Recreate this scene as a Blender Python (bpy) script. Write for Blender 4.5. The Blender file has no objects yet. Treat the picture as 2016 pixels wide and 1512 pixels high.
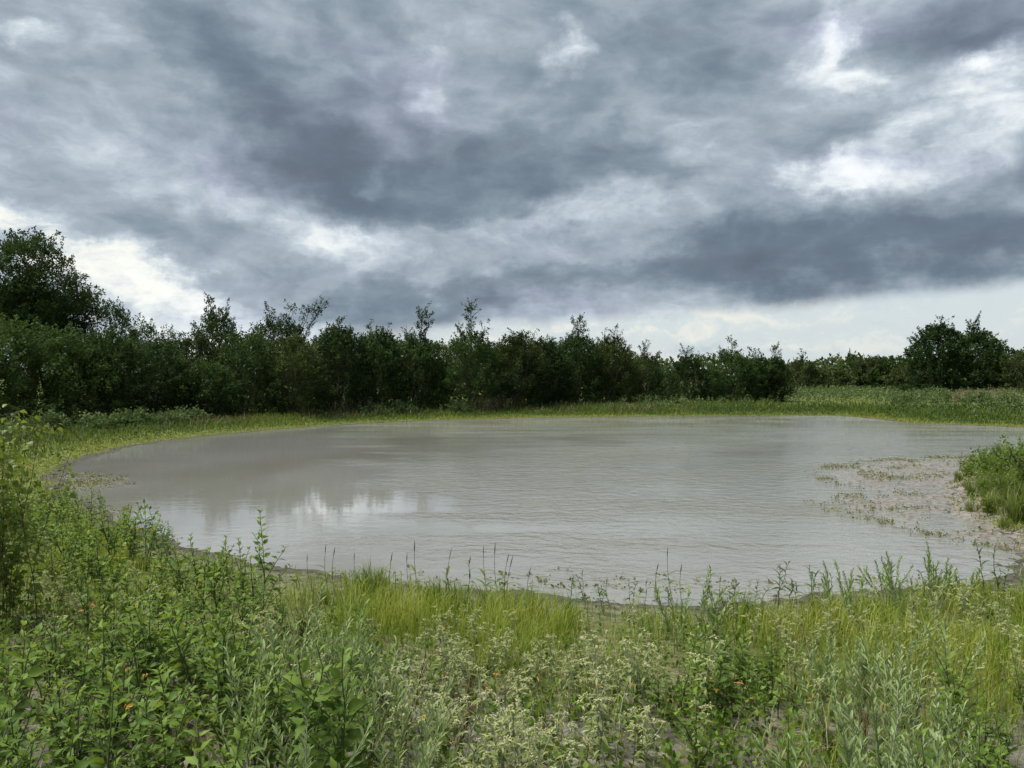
import bpy, math
import numpy as np
from math import radians, pi
from mathutils import Matrix, Vector

# ------------------------------------------------------------------ scene, camera, sky, sun, exposure
scene = bpy.context.scene
C = scene.collection
rng = np.random.default_rng(7)

CAM_Z, FPX, HORIZON = 2.8, 1514.0, 740.0          # metres above the water; focal length in pixels of a 2016 wide frame
PITCH = math.atan((756 - HORIZON) / FPX)
cam_data = bpy.data.cameras.new('camera')
cam_data.sensor_width = 36.0
cam_data.lens = 36.0 * FPX / 2016.0
cam_data.clip_start, cam_data.clip_end = 0.05, 6000.0
cam = bpy.data.objects.new('camera', cam_data)
cam.location = (0, 0, CAM_Z)
cam.rotation_euler = (pi / 2 - PITCH, 0, 0)
C.objects.link(cam)
scene.camera = cam
scene.cycles.max_bounces = 6
scene.cycles.diffuse_bounces = 3
scene.cycles.glossy_bounces = 3
scene.cycles.transmission_bounces = 4
scene.cycles.adaptive_threshold = .02

EXPOSURE = 2.3
scene.view_settings.view_transform = 'Standard'
scene.view_settings.look = 'None'
scene.view_settings.gamma = 1.0
scene.view_settings.use_curve_mapping = False
scene.view_settings.exposure = EXPOSURE

SUN_EL, SUN_AZ = radians(62), radians(-75)        # azimuth from +Y towards +X
sun_data = bpy.data.lights.new('sun', 'SUN')
sun_data.energy = 1.5
sun_data.angle = radians(30)
sun_data.color = (1.0, 0.965, 0.9)
sun = bpy.data.objects.new('sun', sun_data)
sd = Vector((math.sin(SUN_AZ) * math.cos(SUN_EL), math.cos(SUN_AZ) * math.cos(SUN_EL), math.sin(SUN_EL)))
sun.rotation_euler = sd.to_track_quat('Z', 'Y').to_euler()
sun.location = sd * 60
C.objects.link(sun)


class Nodes:
    """small helper for building node trees"""
    def __init__(s, tree):
        s.t = tree; s.n = tree.nodes; s.l = tree.links

    def new(s, typ, **kw):
        n = s.n.new(typ)
        for k, v in kw.items():
            setattr(n, k, v)
        return n

    def put(s, sock, v):
        if hasattr(v, 'is_output'):
            s.l.new(v, sock)
        else:
            sock.default_value = v

    def math(s, op, a, b=0.0, c=0.0, clamp=False):
        n = s.new('ShaderNodeMath', operation=op, use_clamp=clamp)
        s.put(n.inputs[0], a); s.put(n.inputs[1], b); s.put(n.inputs[2], c)
        return n.outputs[0]

    def vmath(s, op, a, b=None, scale=None):
        n = s.new('ShaderNodeVectorMath', operation=op)
        s.put(n.inputs[0], a)
        if b is not None: s.put(n.inputs[1], b)
        if scale is not None: s.put(n.inputs['Scale'], scale)
        return n.outputs['Value'] if op in ('LENGTH', 'DOT_PRODUCT') else n.outputs[0]

    def comb(s, x, y, z):
        n = s.new('ShaderNodeCombineXYZ')
        for i, v in enumerate((x, y, z)): s.put(n.inputs[i], v)
        return n.outputs[0]

    def sep(s, v):
        n = s.new('ShaderNodeSeparateXYZ'); s.put(n.inputs[0], v)
        return n.outputs

    def noise(s, vec, scale, detail=4.0, rough=0.5, dist=0.0, lac=2.0):
        n = s.new('ShaderNodeTexNoise')
        s.put(n.inputs['Vector'], vec)
        n.inputs['Scale'].default_value = scale; n.inputs['Detail'].default_value = detail
        n.inputs['Roughness'].default_value = rough; n.inputs['Distortion'].default_value = dist
        n.inputs['Lacunarity'].default_value = lac
        return n.outputs['Fac'], n.outputs['Color']

    def step(s, v, lo, hi, a=0.0, b=1.0, smooth=True):
        n = s.new('ShaderNodeMapRange', interpolation_type='SMOOTHSTEP' if smooth else 'LINEAR', clamp=True)
        s.put(n.inputs[0], v); s.put(n.inputs[1], lo); s.put(n.inputs[2], hi); s.put(n.inputs[3], a); s.put(n.inputs[4], b)
        return n.outputs[0]

    def mix(s, f, a, b):
        n = s.new('ShaderNodeMix', data_type='RGBA')
        s.put(n.inputs[0], f); s.put(n.inputs[6], a if hasattr(a, 'is_output') else (*a, 1)[:4]); s.put(n.inputs[7], b if hasattr(b, 'is_output') else (*b, 1)[:4])
        return n.outputs[2]

    def ramp(s, f, stops):
        n = s.new('ShaderNodeValToRGB'); s.put(n.inputs[0], f)
        e = n.color_ramp.elements
        while len(e) < len(stops): e.new(0.5)
        for q, (p, c) in zip(e, stops):
            q.position = p; q.color = (*c, 1)
        return n.outputs[0]


def srgb(r, g, b):
    f = lambda v: (v / 255 / 12.92) if v <= 10.3 else ((v / 255 + 0.055) / 1.055) ** 2.4
    return (f(r), f(g), f(b))


def azel(px, py):
    u, v = (px - 1008) / FPX, (756 - py) / FPX
    d = Vector((u, math.cos(PITCH) + v * math.sin(PITCH), v * math.cos(PITCH) - math.sin(PITCH))).normalized()
    return math.atan2(d.x, d.y), math.asin(d.z)


def build_sky():
    w = bpy.data.worlds.new('World'); scene.world = w; w.use_nodes = True
    t = w.node_tree; t.nodes.clear(); N = Nodes(t)
    out = N.new('ShaderNodeOutputWorld'); bg = N.new('ShaderNodeBackground')
    t.links.new(bg.outputs[0], out.inputs[0])
    STR = 0.1
    bg.inputs[1].default_value = STR
    sky = N.new('ShaderNodeTexSky', sky_type='NISHITA'); sky.sun_disc = False
    sky.sun_elevation = SUN_EL; sky.sun_rotation = SUN_AZ
    sky.air_density = 1.0; sky.dust_density = 2.0; sky.ozone_density = 1.0
    vec = N.new('ShaderNodeTexCoord').outputs['Generated']
    d = N.vmath('NORMALIZE', vec)
    x, y, z = N.sep(d)
    az = N.math('ARCTAN2', x, y); el = N.math('ARCSINE', z)
    zz = N.math('ADD', N.math('MAXIMUM', z, 0.0), 0.34)
    P = N.comb(N.math('DIVIDE', x, zz), N.math('DIVIDE', y, zz), N.math('MULTIPLY', z, 4.0))      # the cloud deck seen from below
    _, wc = N.noise(P, 1.6, 5, 0.55)
    warp = N.vmath('SUBTRACT', wc, (0.5, 0.5, 0.5))
    _, wc2 = N.noise(d, 16.0, 6, 0.65)
    warp2 = N.vmath('SUBTRACT', wc2, (0.5, 0.5, 0.5))
    ae = N.comb(az, el, 0.0)
    ae = N.vmath('ADD', ae, N.vmath('SCALE', warp, scale=0.20))
    ae = N.vmath('ADD', ae, N.vmath('SCALE', warp2, scale=0.075))
    Pw = N.vmath('ADD', P, N.vmath('SCALE', warp, scale=0.7))
    n1, _ = N.noise(Pw, 1.7, 4, 0.50, 0.1)
    n2, _ = N.noise(Pw, 5.0, 4, 0.58, 0.2)
    Pd = N.vmath('ADD', N.comb(N.math('MULTIPLY', az, 1.0), N.math('MULTIPLY', el, 1.7), 0.0), N.vmath('SCALE', warp, scale=0.16))
    Pd = N.vmath('ADD', Pd, N.vmath('SCALE', warp2, scale=0.026))
    n3, _ = N.noise(Pd, 15.0, 7, 0.66)
    lump = None                                                              # rounded heads of cloud with thin bright creases between them
    for sc, am in ((6.0, .48), (12.0, .34), (25.0, .20)):
        v, _ = N.noise(N.vmath('ADD', Pd, (sc, sc * .7, 3.1)), sc, 0.0, 0.5)
        v = N.math('SUBTRACT', v, 0.5)
        v = N.math('MULTIPLY', N.math('SQRT', N.math('MULTIPLY_ADD', v, v, .0022)), am * 2.0)
        lump = v if lump is None else N.math('ADD', lump, v)
    dens = N.math('MULTIPLY_ADD', N.math('SUBTRACT', n1, 0.5), 0.42, 0.56)
    dens = N.math('MULTIPLY_ADD', N.math('SUBTRACT', n2, 0.5), 0.14, dens)
    dens = N.math('MULTIPLY_ADD', N.math('SUBTRACT', lump, 0.25), 0.62, dens)
    feats = [  # px, py, rx, ry, rotation (deg), amount: masses of cloud and thin places in the deck
        (430, 110, 200, 110, -68, .20), (560, 260, 320, 110, -40, .24), (760, 390, 280, 80, -22, .32),
        (1080, 350, 420, 95, -2, .26), (900, 260, 330, 130, -12, .14), (1330, 60, 240, 100, 20, .14),
        (1880, 20, 160, 80, 0, .34), (1800, 430, 460, 75, 8, .24), (1500, 520, 700, 65, 4, .28), (1950, 500, 460, 80, 4, .25),
        (900, 605, 460, 50, 2, .24), (330, 440, 280, 80, -18, .16), (640, 60, 220, 110, 0, .10), (1560, 240, 220, 50, 12, .08),
        (1120, 112, 44, 38, 0, -.46), (1660, 40, 36, 36, 0, -.26), (1700, 120, 44, 34, 0, -.26), (1930, 90, 50, 34, 30, -.26), (1880, 190, 40, 60, 20, -.2), (1660, 330, 40, 24, 10, -.2), (40, 60, 40, 30, 0, -.25), (862, 165, 50, 120, 8, -.24), (1580, 365, 80, 38, 10, -.34), (1690, 85, 130, 110, -20, -.20),
        (1900, 200, 130, 170, -30, -.15), (1385, 290, 80, 50, 0, -.18), (760, 352, 36, 26, 0, -.26), (1700, 330, 140, 60, 20, -.18),
        (0, 425, 115, 48, -8, -.58), (290, 560, 200, 58, -14, -.46), (420, 610, 260, 40, -6, -.16), (120, 530, 120, 36, 0, -.12),
        (850, 475, 330, 36, 4, -.20), (1300, 470, 120, 50, 0, -.20), (620, 470, 280, 40, -18, -.14), (1180, 430, 260, 40, 3, -.14),
        (1040, 540, 240, 36, 0, -.12), (240, 130, 100, 220, 14, -.14), (40, 300, 170, 130, 0, -.08), (90, 80, 50, 60, 0, -.24), (1200, 520, 160, 26, 0, -.10), (230, 660, 380, 70, 0, -.40), (1640, 60, 60, 60, 0, -.2), (1940, 110, 50, 70, 0, -.22), (1760, 250, 60, 50, 20, -.2),
    ]
    for px, py, rx, ry, rot, amt in feats:
        a, e = azel(px, py)
        m = N.new('ShaderNodeMapping', vector_type='TEXTURE')
        N.put(m.inputs[0], ae)
        m.inputs['Location'].default_value = (a, e, 0)
        m.inputs['Rotation'].default_value = (0, 0, radians(rot))
        k = math.cos(a)
        m.inputs['Scale'].default_value = (1.25 * rx / FPX * k, 1.25 * ry / FPX * k, 1)
        g = N.step(N.vmath('LENGTH', m.outputs[0]), 1.15, 0.0)
        dens = N.math('MULTIPLY_ADD', g, amt, dens)
    dens = N.math('MULTIPLY_ADD', N.math('SUBTRACT', n3, 0.5), N.step(dens, .62, .25, .46, 1.15), dens)      # thin places are fleecy
    dens = N.math('MULTIPLY_ADD', N.math('TANH', N.math('MULTIPLY', N.math('SUBTRACT', dens, .55), 1.9)), .5, .5)
    cool = N.ramp(dens, [(0.0, srgb(254, 254, 252)), (.12, srgb(234, 239, 241)), (.28, srgb(196, 206, 214)), (.46, srgb(164, 176, 187)), (.64, srgb(134, 148, 161)), (.82, srgb(107, 121, 135)), (1.0, srgb(86, 99, 113))])
    mauve = N.ramp(dens, [(0.0, srgb(254, 254, 253)), (.12, srgb(232, 237, 243)), (.28, srgb(194, 202, 217)), (.46, srgb(162, 170, 187)), (.64, srgb(133, 143, 159)), (.82, srgb(107, 117, 132)), (1.0, srgb(88, 97, 111))])
    hue, _ = N.noise(Pw, 2.2, 3, 0.5)
    cloud = N.mix(N.step(hue, .47, .72), cool, mauve)
    # warm evening light where the deck is open, low on one side
    wa, we = azel(60, 470)
    wm = N.new('ShaderNodeMapping', vector_type='TEXTURE'); N.put(wm.inputs[0], ae)
    wm.inputs['Location'].default_value = (wa, we, 0); wm.inputs['Scale'].default_value = (.34, .13, 1)
    warm = N.math('MULTIPLY', N.step(N.vmath('LENGTH', wm.outputs[0]), 1.2, .1), N.step(dens, .34, .0, 0.0, .8))
    cloud = N.mix(warm, cloud, srgb(255, 251, 230))
    # the open strip under the edge of the deck
    edge_l = azel(640, 648); edge_r = azel(2016, 548)
    slope = (edge_r[1] - edge_l[1]) / (edge_r[0] - edge_l[0])
    lx, ly, _lz = N.sep(N.vmath('ADD', N.comb(az, el, 0.0), N.vmath('SCALE', warp2, scale=0.020)))
    edge = N.math('MULTIPLY_ADD', N.math('MINIMUM', N.math('SUBTRACT', lx, edge_l[0]), 1.0), slope, edge_l[1])
    gap = N.math('SUBTRACT', edge, ly)
    opened = N.math('MULTIPLY', N.step(gap, -.006, .016), N.step(lx, edge_l[0] - .06, edge_l[0] + .2))
    streak_v = N.comb(N.math('MULTIPLY', az, 5.0), N.math('MULTIPLY', el, 42.0), 0.0)
    sn, _ = N.noise(N.vmath('ADD', streak_v, N.vmath('SCALE', warp2, scale=2.0)), 1.0, 5, .55)
    nearedge = N.step(lx, 0.62, 0.0)
    streak = N.math('MULTIPLY', N.step(sn, .46, .66), N.step(nearedge, 0.0, 1.0, .35, 1.0))
    k = 1.0 / (STR * 2 ** EXPOSURE)
    air = N.mix(0.12, N.vmath('SCALE', srgb(214, 224, 227), scale=k), N.vmath('SCALE', sky.outputs[0], scale=.35))
    air = N.mix(streak, air, N.vmath('SCALE', srgb(244, 243, 232), scale=k))
    grey = N.step(sn, .44, .30)
    air = N.mix(N.math('MULTIPLY', grey, N.math('MULTIPLY', nearedge, .8)), air, N.vmath('SCALE', srgb(176, 190, 200), scale=k))
    col = N.mix(opened, N.vmath('SCALE', cloud, scale=k * 1.12), air)
    N.put(bg.inputs[0], col)
    w.cycles.sampling_method = 'NONE'


build_sky()

# ------------------------------------------------------------------ numbers: noise, projection, outline of the pond
def vnoise(x, y, seed=0):
    xi = np.floor(x).astype(np.int64); yi = np.floor(y).astype(np.int64)
    fx = x - xi; fy = y - yi
    fx = fx * fx * (3 - 2 * fx); fy = fy * fy * (3 - 2 * fy)
    def h(a, b):
        v = (a * 374761393 + b * 668265263 + seed * 144665) & 0xffffffff
        v = ((v ^ (v >> 13)) * 1274126177) & 0xffffffff
        return ((v ^ (v >> 16)) & 0xffffff) / 0xffffff
    return (h(xi, yi) * (1 - fx) + h(xi + 1, yi) * fx) * (1 - fy) + (h(xi, yi + 1) * (1 - fx) + h(xi + 1, yi + 1) * fx) * fy


def fbm(x, y, octaves=4, seed=0):
    x = np.asarray(x, float); y = np.asarray(y, float)
    s = np.zeros_like(x); a = .5
    for i in range(octaves):
        s = s + a * vnoise(x * 2 ** i + 17.3 * i, y * 2 ** i - 9.1 * i, seed + i); a *= .5
    return s / (1 - .5 ** octaves)


CP, SP = math.cos(PITCH), math.sin(PITCH)


def on_level(px, py, z=0.0):
    u, v = (px - 1008) / FPX, (756 - py) / FPX
    d = np.array((u, CP + v * SP, v * CP - SP))
    t = (z - CAM_Z) / d[2]
    return np.array((d[0] * t, d[1] * t))


def to_px(x, y, z):
    """where a point of the place falls in the photograph (2016 wide)"""
    zz = z - CAM_Z
    depth = y * CP - zz * SP
    up = y * SP + zz * CP
    depth = np.maximum(depth, .01)
    return 1008 + FPX * x / depth, 756 - FPX * up / depth


def smooth_loop(pts, n=5):
    p = np.array(pts); out = []
    m = len(p)
    for i in range(m):
        p0, p1, p2, p3 = p[i - 1], p[i], p[(i + 1) % m], p[(i + 2) % m]
        for k in range(n):
            t = k / n
            out.append(.5 * (2 * p1 + (p2 - p0) * t + (2 * p0 - 5 * p1 + 4 * p2 - p3) * t * t + (3 * p1 - p0 - 3 * p2 + p3) * t ** 3))
    return np.array(out)


def signed(poly, x, y):
    """distance to a closed outline, negative inside"""
    x = np.asarray(x, float).ravel(); y = np.asarray(y, float).ravel()
    best = np.full(x.shape, 1e18); inside = np.zeros(x.shape, bool)
    m = len(poly)
    for i in range(m):
        ax, ay = poly[i]; bx, by = poly[(i + 1) % m]
        ex, ey = bx - ax, by - ay
        t = np.clip(((x - ax) * ex + (y - ay) * ey) / max(ex * ex + ey * ey, 1e-12), 0, 1)
        q = (x - ax - t * ex) ** 2 + (y - ay - t * ey) ** 2
        np.minimum(best, q, out=best)
        c = (ay > y) != (by > y)
        if ey != 0:
            inside ^= c & (x < ax + (y - ay) * ex / ey)
    s = np.sqrt(best)
    return np.where(inside, -s, s)


POND = smooth_loop([on_level(*q) for q in [
    (118, 940), (150, 915), (240, 886), (320, 870), (420, 858), (530, 848), (660, 838), (800, 831), (950, 826), (1100, 823), (1300, 821),
    (1480, 820), (1620, 819), (1700, 823), (1800, 833), (1900, 838), (2016, 842), (2150, 850), (2160, 880), (2010, 893), (1930, 905), (1885, 940), (1872, 985), (1900, 1022), (1960, 1048), (2016, 1065),
    (2000, 1092), (1960, 1120), (1900, 1140), (1760, 1160), (1600, 1175), (1450, 1186), (1300, 1188), (1180, 1180), (1060, 1170), (900, 1158), (760, 1146), (650, 1136), (540, 1120), (440, 1095), (340, 1066), (250, 1032), (160, 985)]])
MAT = smooth_loop([on_level(*q) for q in [(1612, 938), (1650, 918), (1740, 906), (1860, 900), (1960, 895), (2080, 930), (2080, 1060), (2016, 1078), (1960, 1076), (1850, 1052), (1760, 1034), (1690, 1016), (1625, 994), (1640, 980), (1720, 972), (1690, 960), (1640, 952)]])
MATB = (MAT.min(0) - 3, MAT.max(0) + 3)
BANK_D = [-30, -4, -.6, 0, .5, 1.5, 4, 9, 14, 40, 5000]
BANK_Z = [-1.4, -.7, -.10, 0, .045, .12, .40, 1.02, 1.18, 1.25, 1.25]


def shore(x, y):
    x = np.asarray(x, float); y = np.asarray(y, float)
    d = signed(POND, x, y).reshape(x.shape)
    return d + (fbm(x * 1.1, y * 1.1, 4, 3) - .5) * np.clip(.9 - np.abs(d) * .15, .2, .9) + (fbm(x * 5, y * 5, 3, 4) - .5) * .30 * np.clip(1 - np.abs(d), 0, 1)


def mat_weight(x, y):
    x = np.asarray(x, float); y = np.asarray(y, float)
    w = np.zeros(x.shape)
    m = (x > MATB[0][0]) & (x < MATB[1][0]) & (y > MATB[0][1]) & (y < MATB[1][1])
    if m.any():
        d = signed(MAT, x[m], y[m]) + (fbm(x[m] * 1.6, y[m] * 1.6, 4, 21) - .5) * 1.0
        w[m] = np.clip(.5 - d / .7, 0, 1)
    return w


def height(x, y, d=None):
    x = np.asarray(x, float); y = np.asarray(y, float)
    if d is None: d = shore(x, y)
    z = np.interp(d, BANK_D, BANK_Z)
    z = np.where(d > 0, z * (1 - .48 * np.clip((y - 22) / 16, 0, 1)), z)
    dry = np.clip(d / 1.2, 0, 1)
    near = np.clip((40 - np.hypot(x, y)) / 30, 0, 1)
    z = z + dry * (.10 * (fbm(x * .45, y * .45, 3, 5) - .5) + near * .07 * (fbm(x * 2.2, y * 2.2, 4, 8) - .5))
    z = z + (1 - np.abs(np.clip(d / .9, -1, 1))) * .035 * (fbm(x * 4, y * 4, 3, 12) - .45)
    z = z + np.clip(d / 1.5, 0, 1) * .55 * np.exp(-((x - 13.2) ** 2 / 10 + (y - 18.5) ** 2 / 12))
    w = mat_weight(x, y)
    zm = .026 * (fbm(x * 1.9, y * 4.2, 5, 31) - .455)
    z = np.where((w > 0) & (d < 0.3), z * (1 - w) + np.maximum(z, zm) * w, z)
    far = np.clip((np.hypot(x, y) - 130) / 200, 0, 1)
    return z + far * 1.2 * (fbm(x * .008, y * .008, 3, 40) - .3)


def hz(x, y):
    return float(height(np.array([float(x)]), np.array([float(y)]))[0])


def at(px, dist):
    """ground point in the direction of an image column, dist metres out"""
    x = (px - 1008) / FPX * dist
    return x, dist, hz(x, dist)


def at_px(px, py):
    """ground point seen at a pixel"""
    t = np.concatenate([np.linspace(1.2, 30, 600), np.linspace(30.1, 140, 800)])
    u, v = (px - 1008) / FPX, (756 - py) / FPX
    x = u * t; y = (CP + v * SP) * t; z = CAM_Z + (v * CP - SP) * t
    g = np.maximum(height(x, y), 0)
    k = int(np.argmax(z < g))
    return float(x[k]), float(y[k]), float(g[k])


# ------------------------------------------------------------------ materials
def set_in(b, name, v):
    if name in b.inputs: b.inputs[name].default_value = v


def leaf_material(name, dark, mid, light, rough=.55, translucent=.3, spread=.35, spec=.15):
    """leaf colour runs dark > light with the attribute tint (per leaf) and from plant to plant"""
    m = bpy.data.materials.new(name); m.use_nodes = True
    t = m.node_tree; t.nodes.clear(); N = Nodes(t)
    out = N.new('ShaderNodeOutputMaterial')
    a = N.new('ShaderNodeAttribute', attribute_name='tint').outputs['Fac']
    r = N.new('ShaderNodeObjectInfo').outputs['Random']
    geo = N.new('ShaderNodeNewGeometry').outputs['Position']
    nz, _ = N.noise(geo, 40.0, 2, .5)
    f = N.math('MULTIPLY_ADD', N.math('SUBTRACT', r, .5), spread, a)
    f = N.math('MULTIPLY_ADD', N.math('SUBTRACT', nz, .5), .3, f)
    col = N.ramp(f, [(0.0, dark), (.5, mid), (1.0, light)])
    p = N.new('ShaderNodeBsdfPrincipled'); N.put(p.inputs['Base Color'], col)
    p.inputs['Roughness'].default_value = rough; set_in(p, 'Specular IOR Level', spec)
    tr = N.new('ShaderNodeBsdfTranslucent'); N.put(tr.inputs[0], N.mix(min(.35, mid[1] * 2), col, (.30, .36, .04)))
    ms = N.new('ShaderNodeMixShader'); ms.inputs[0].default_value = translucent
    t.links.new(p.outputs[0], ms.inputs[1]); t.links.new(tr.outputs[0], ms.inputs[2]); t.links.new(ms.outputs[0], out.inputs[0])
    return m


def plain_material(name, a, b, scale=12.0, rough=.8, spec=.2):
    m = bpy.data.materials.new(name); m.use_nodes = True
    N = Nodes(m.node_tree); p = m.node_tree.nodes['Principled BSDF']
    geo = N.new('ShaderNodeTexCoord').outputs['Object']
    nz, _ = N.noise(geo, scale, 4, .6)
    r = N.new('ShaderNodeObjectInfo').outputs['Random']
    f = N.math('MULTIPLY_ADD', N.math('SUBTRACT', r, .5), .3, N.step(nz, .3, .7))
    N.put(p.inputs['Base Color'], N.mix(f, a, b))
    p.inputs['Roughness'].default_value = rough; set_in(p, 'Specular IOR Level', spec)
    return m


M = {}
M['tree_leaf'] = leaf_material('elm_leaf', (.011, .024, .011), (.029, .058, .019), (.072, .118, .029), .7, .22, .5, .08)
M['scrub_leaf'] = leaf_material('scrub_leaf', (.018, .032, .012), (.042, .064, .020), (.088, .112, .034), .7, .22, .4, .08)
M['olive_leaf'] = leaf_material('olive_leaf', (.030, .045, .018), (.058, .082, .030), (.105, .13, .045), .75, .25, .4, .08)
M['bark'] = plain_material('bark', (.035, .028, .022), (.09, .075, .06), 6, .9)
M['weed_leaf'] = leaf_material('weed_leaf', (.034, .073, .009), (.100, .174, .025), (.205, .290, .054), .55, .40, .35)
M['heart_leaf'] = leaf_material('vine_leaf', (.045, .085, .012), (.115, .175, .025), (.22, .27, .05), .45, .35, .3)
M['croton_leaf'] = leaf_material('croton_leaf', (.12, .15, .045), (.225, .255, .095), (.36, .38, .185), .75, .3, .3, .15)
M['croton_flower'] = leaf_material('croton_flower', (.32, .31, .17), (.43, .42, .25), (.54, .51, .34), .9, .15, .3, .1)
M['silver_leaf'] = leaf_material('silver_leaf', (.115, .17, .05), (.215, .295, .105), (.35, .43, .205), .7, .3, .3, .15)
M['willow_leaf'] = leaf_material('willow_leaf', (.025, .05, .018), (.055, .10, .032), (.11, .17, .05), .5, .3, .4)
M['grass'] = leaf_material('grass_blade', (.075, .130, .012), (.165, .235, .024), (.30, .315, .06), .6, .4, .2)
M['bank_grass'] = leaf_material('bank_grass', (.030, .066, .014), (.080, .120, .020), (.19, .19, .030), .65, .3, .2)
M['tuft_grass'] = leaf_material('tuft_grass', (.042, .088, .018), (.098, .155, .032), (.24, .24, .08), .6, .35, .3)
M['dry_grass'] = leaf_material('dry_grass', (.10, .07, .045), (.20, .15, .10), (.33, .27, .19), .8, .2, .3, .1)
M['meadow'] = leaf_material('meadow_weed', (.030, .058, .018), (.064, .108, .034), (.13, .175, .07), .65, .25, .3)
M['aquatic'] = leaf_material('water_weed', (.075, .085, .035), (.15, .155, .07), (.27, .25, .14), .6, .2, .3)
M['turned_leaf'] = leaf_material('turned_leaf', (.42, .16, .05), (.50, .27, .06), (.60, .42, .08), .6, .35, .9)
M['stem'] = plain_material('green_stem', (.07, .10, .035), (.14, .16, .06), 30, .7)
M['pale_stem'] = plain_material('pale_stem', (.22, .25, .17), (.34, .36, .26), 30, .8)
M['red_twig'] = plain_material('red_twig', (.07, .022, .018), (.13, .05, .04), 30, .7)
M['dark_stem'] = plain_material('dark_stem', (.045, .04, .025), (.09, .08, .045), 30, .8)
M['seed_head'] = plain_material('seed_head', (.05, .035, .025), (.11, .08, .055), 60, .9)
M['clod'] = plain_material('mud_clod', (.028, .025, .019), (.075, .068, .056), 25, .75)
M['straw'] = plain_material('straw', (.16, .13, .10), (.30, .26, .21), 20, .9)


def ground_material():
    m = bpy.data.materials.new('soil_and_turf'); m.use_nodes = True
    t = m.node_tree; N = Nodes(t); p = t.nodes['Principled BSDF']
    pos = N.new('ShaderNodeNewGeometry').outputs['Position']
    d = N.new('ShaderNodeAttribute', attribute_name='shore').outputs['Fac']
    w = N.new('ShaderNodeAttribute', attribute_name='mat').outputs['Fac']
    g = N.new('ShaderNodeAttribute', attribute_name='turf').outputs['Fac']
    n1, _ = N.noise(pos, .8, 6, .6); n2, _ = N.noise(pos, 9.0, 6, .65); n3, _ = N.noise(pos, 60.0, 4, .7)
    soil = N.mix(N.step(n2, .35, .65), (.075, .068, .058), (.175, .165, .150))
    soil = N.mix(N.step(n3, .55, .75), soil, (.10, .075, .055))
    soil = N.mix(N.math('MULTIPLY', N.step(n1, .5, .62), .7), soil, (.12, .09, .06))
    turf = N.mix(N.step(n2, .3, .7), (.045, .07, .018), (.13, .15, .032))
    turf = N.mix(N.step(n3, .5, .8), turf, (.16, .13, .06))
    c = N.mix(N.math('MULTIPLY', g, N.step(n1, .30, .48, .8, 1.0)), soil, turf)
    mud = N.mix(N.step(n2, .35, .65), (.036, .033, .025), (.085, .079, .064))
    wet = N.step(N.math('MULTIPLY_ADD', N.math('SUBTRACT', n2, .5), .5, d), .60, .20)
    c = N.mix(wet, c, mud)
    matc = N.mix(N.step(n2, .35, .65), (.075, .066, .054), (.245, .222, .188))
    matc = N.mix(N.step(n3, .55, .75), matc, (.13, .12, .07))
    c = N.mix(w, c, matc)
    N.put(p.inputs['Base Color'], c)
    N.put(p.inputs['Roughness'], N.math('MULTIPLY_ADD', w, -.35, N.step(wet, 0, 1, .95, .7)))
    N.put(p.inputs['Specular IOR Level'], N.math('MULTIPLY_ADD', w, .35, .08))
    b = N.new('ShaderNodeBump'); b.inputs['Strength'].default_value = .8; b.inputs['Distance'].default_value = .03
    N.put(b.inputs['Height'], N.math('ADD', n2, N.math('MULTIPLY', n3, .4)))
    t.links.new(b.outputs[0], p.inputs['Normal'])
    return m


def water_material():
    m = bpy.data.materials.new('silty_water'); m.use_nodes = True
    t = m.node_tree; N = Nodes(t); p = t.nodes['Principled BSDF']
    pos = N.new('ShaderNodeNewGeometry').outputs['Position']
    big, _ = N.noise(pos, .09, 3, .5, .6)
    body = N.mix(N.step(big, .35, .65), (.158, .157, .138), (.196, .198, .186))
    N.put(p.inputs['Base Color'], body)
    p.inputs['Roughness'].default_value = .03
    p.inputs['IOR'].default_value = 1.6
    set_in(p, 'Specular IOR Level', .5)
    def waves(angle, sx, sy, scale, detail):
        mp = N.new('ShaderNodeMapping'); N.put(mp.inputs[0], pos)
        mp.inputs['Rotation'].default_value = (0, 0, angle); mp.inputs['Scale'].default_value = (sx, sy, 1)
        return N.noise(mp.outputs[0], scale, detail, .55, .4)[0]
    a = waves(.18, .9, 1.35, 2.9, 4)
    b_ = waves(-.30, .9, 1.4, 9.0, 3)
    c = waves(.10, .55, 1.25, 1.3, 2)
    grp = waves(-.12, .30, 1.0, .55, 4)
    gust, _ = N.noise(N.vmath('MULTIPLY', pos, (.45, 1.0, 1.0)), .17, 4, .55, .8)
    x, y, z = N.sep(pos)
    # the sheltered water under the near bank on one side stays calm, the open middle is ruffled
    lee = N.step(N.math('MULTIPLY_ADD', N.math('SUBTRACT', gust, .5), 14.0, N.math('MULTIPLY_ADD', N.math('SUBTRACT', y, 12.0), .25, x)), -3.0, 2.0)
    ruff = N.math('MULTIPLY', N.step(gust, .36, .60, .35, 1.0), N.step(lee, 0, 1, .05, 1.0))
    ruff = N.math('MULTIPLY', ruff, N.step(grp, .40, .62, .45, 1.35))
    hgt = N.math('ADD', N.math('MULTIPLY', a, 1.5), N.math('ADD', N.math('MULTIPLY', b_, .35), N.math('MULTIPLY', c, .7)))
    bp = N.new('ShaderNodeBump'); bp.inputs['Strength'].default_value = 1.0
    N.put(bp.inputs['Height'], hgt); N.put(bp.inputs['Distance'], N.math('MULTIPLY', ruff, .050))
    t.links.new(bp.outputs[0], p.inputs['Normal'])
    return m


M['ground'] = ground_material()
M['water'] = water_material()

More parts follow.
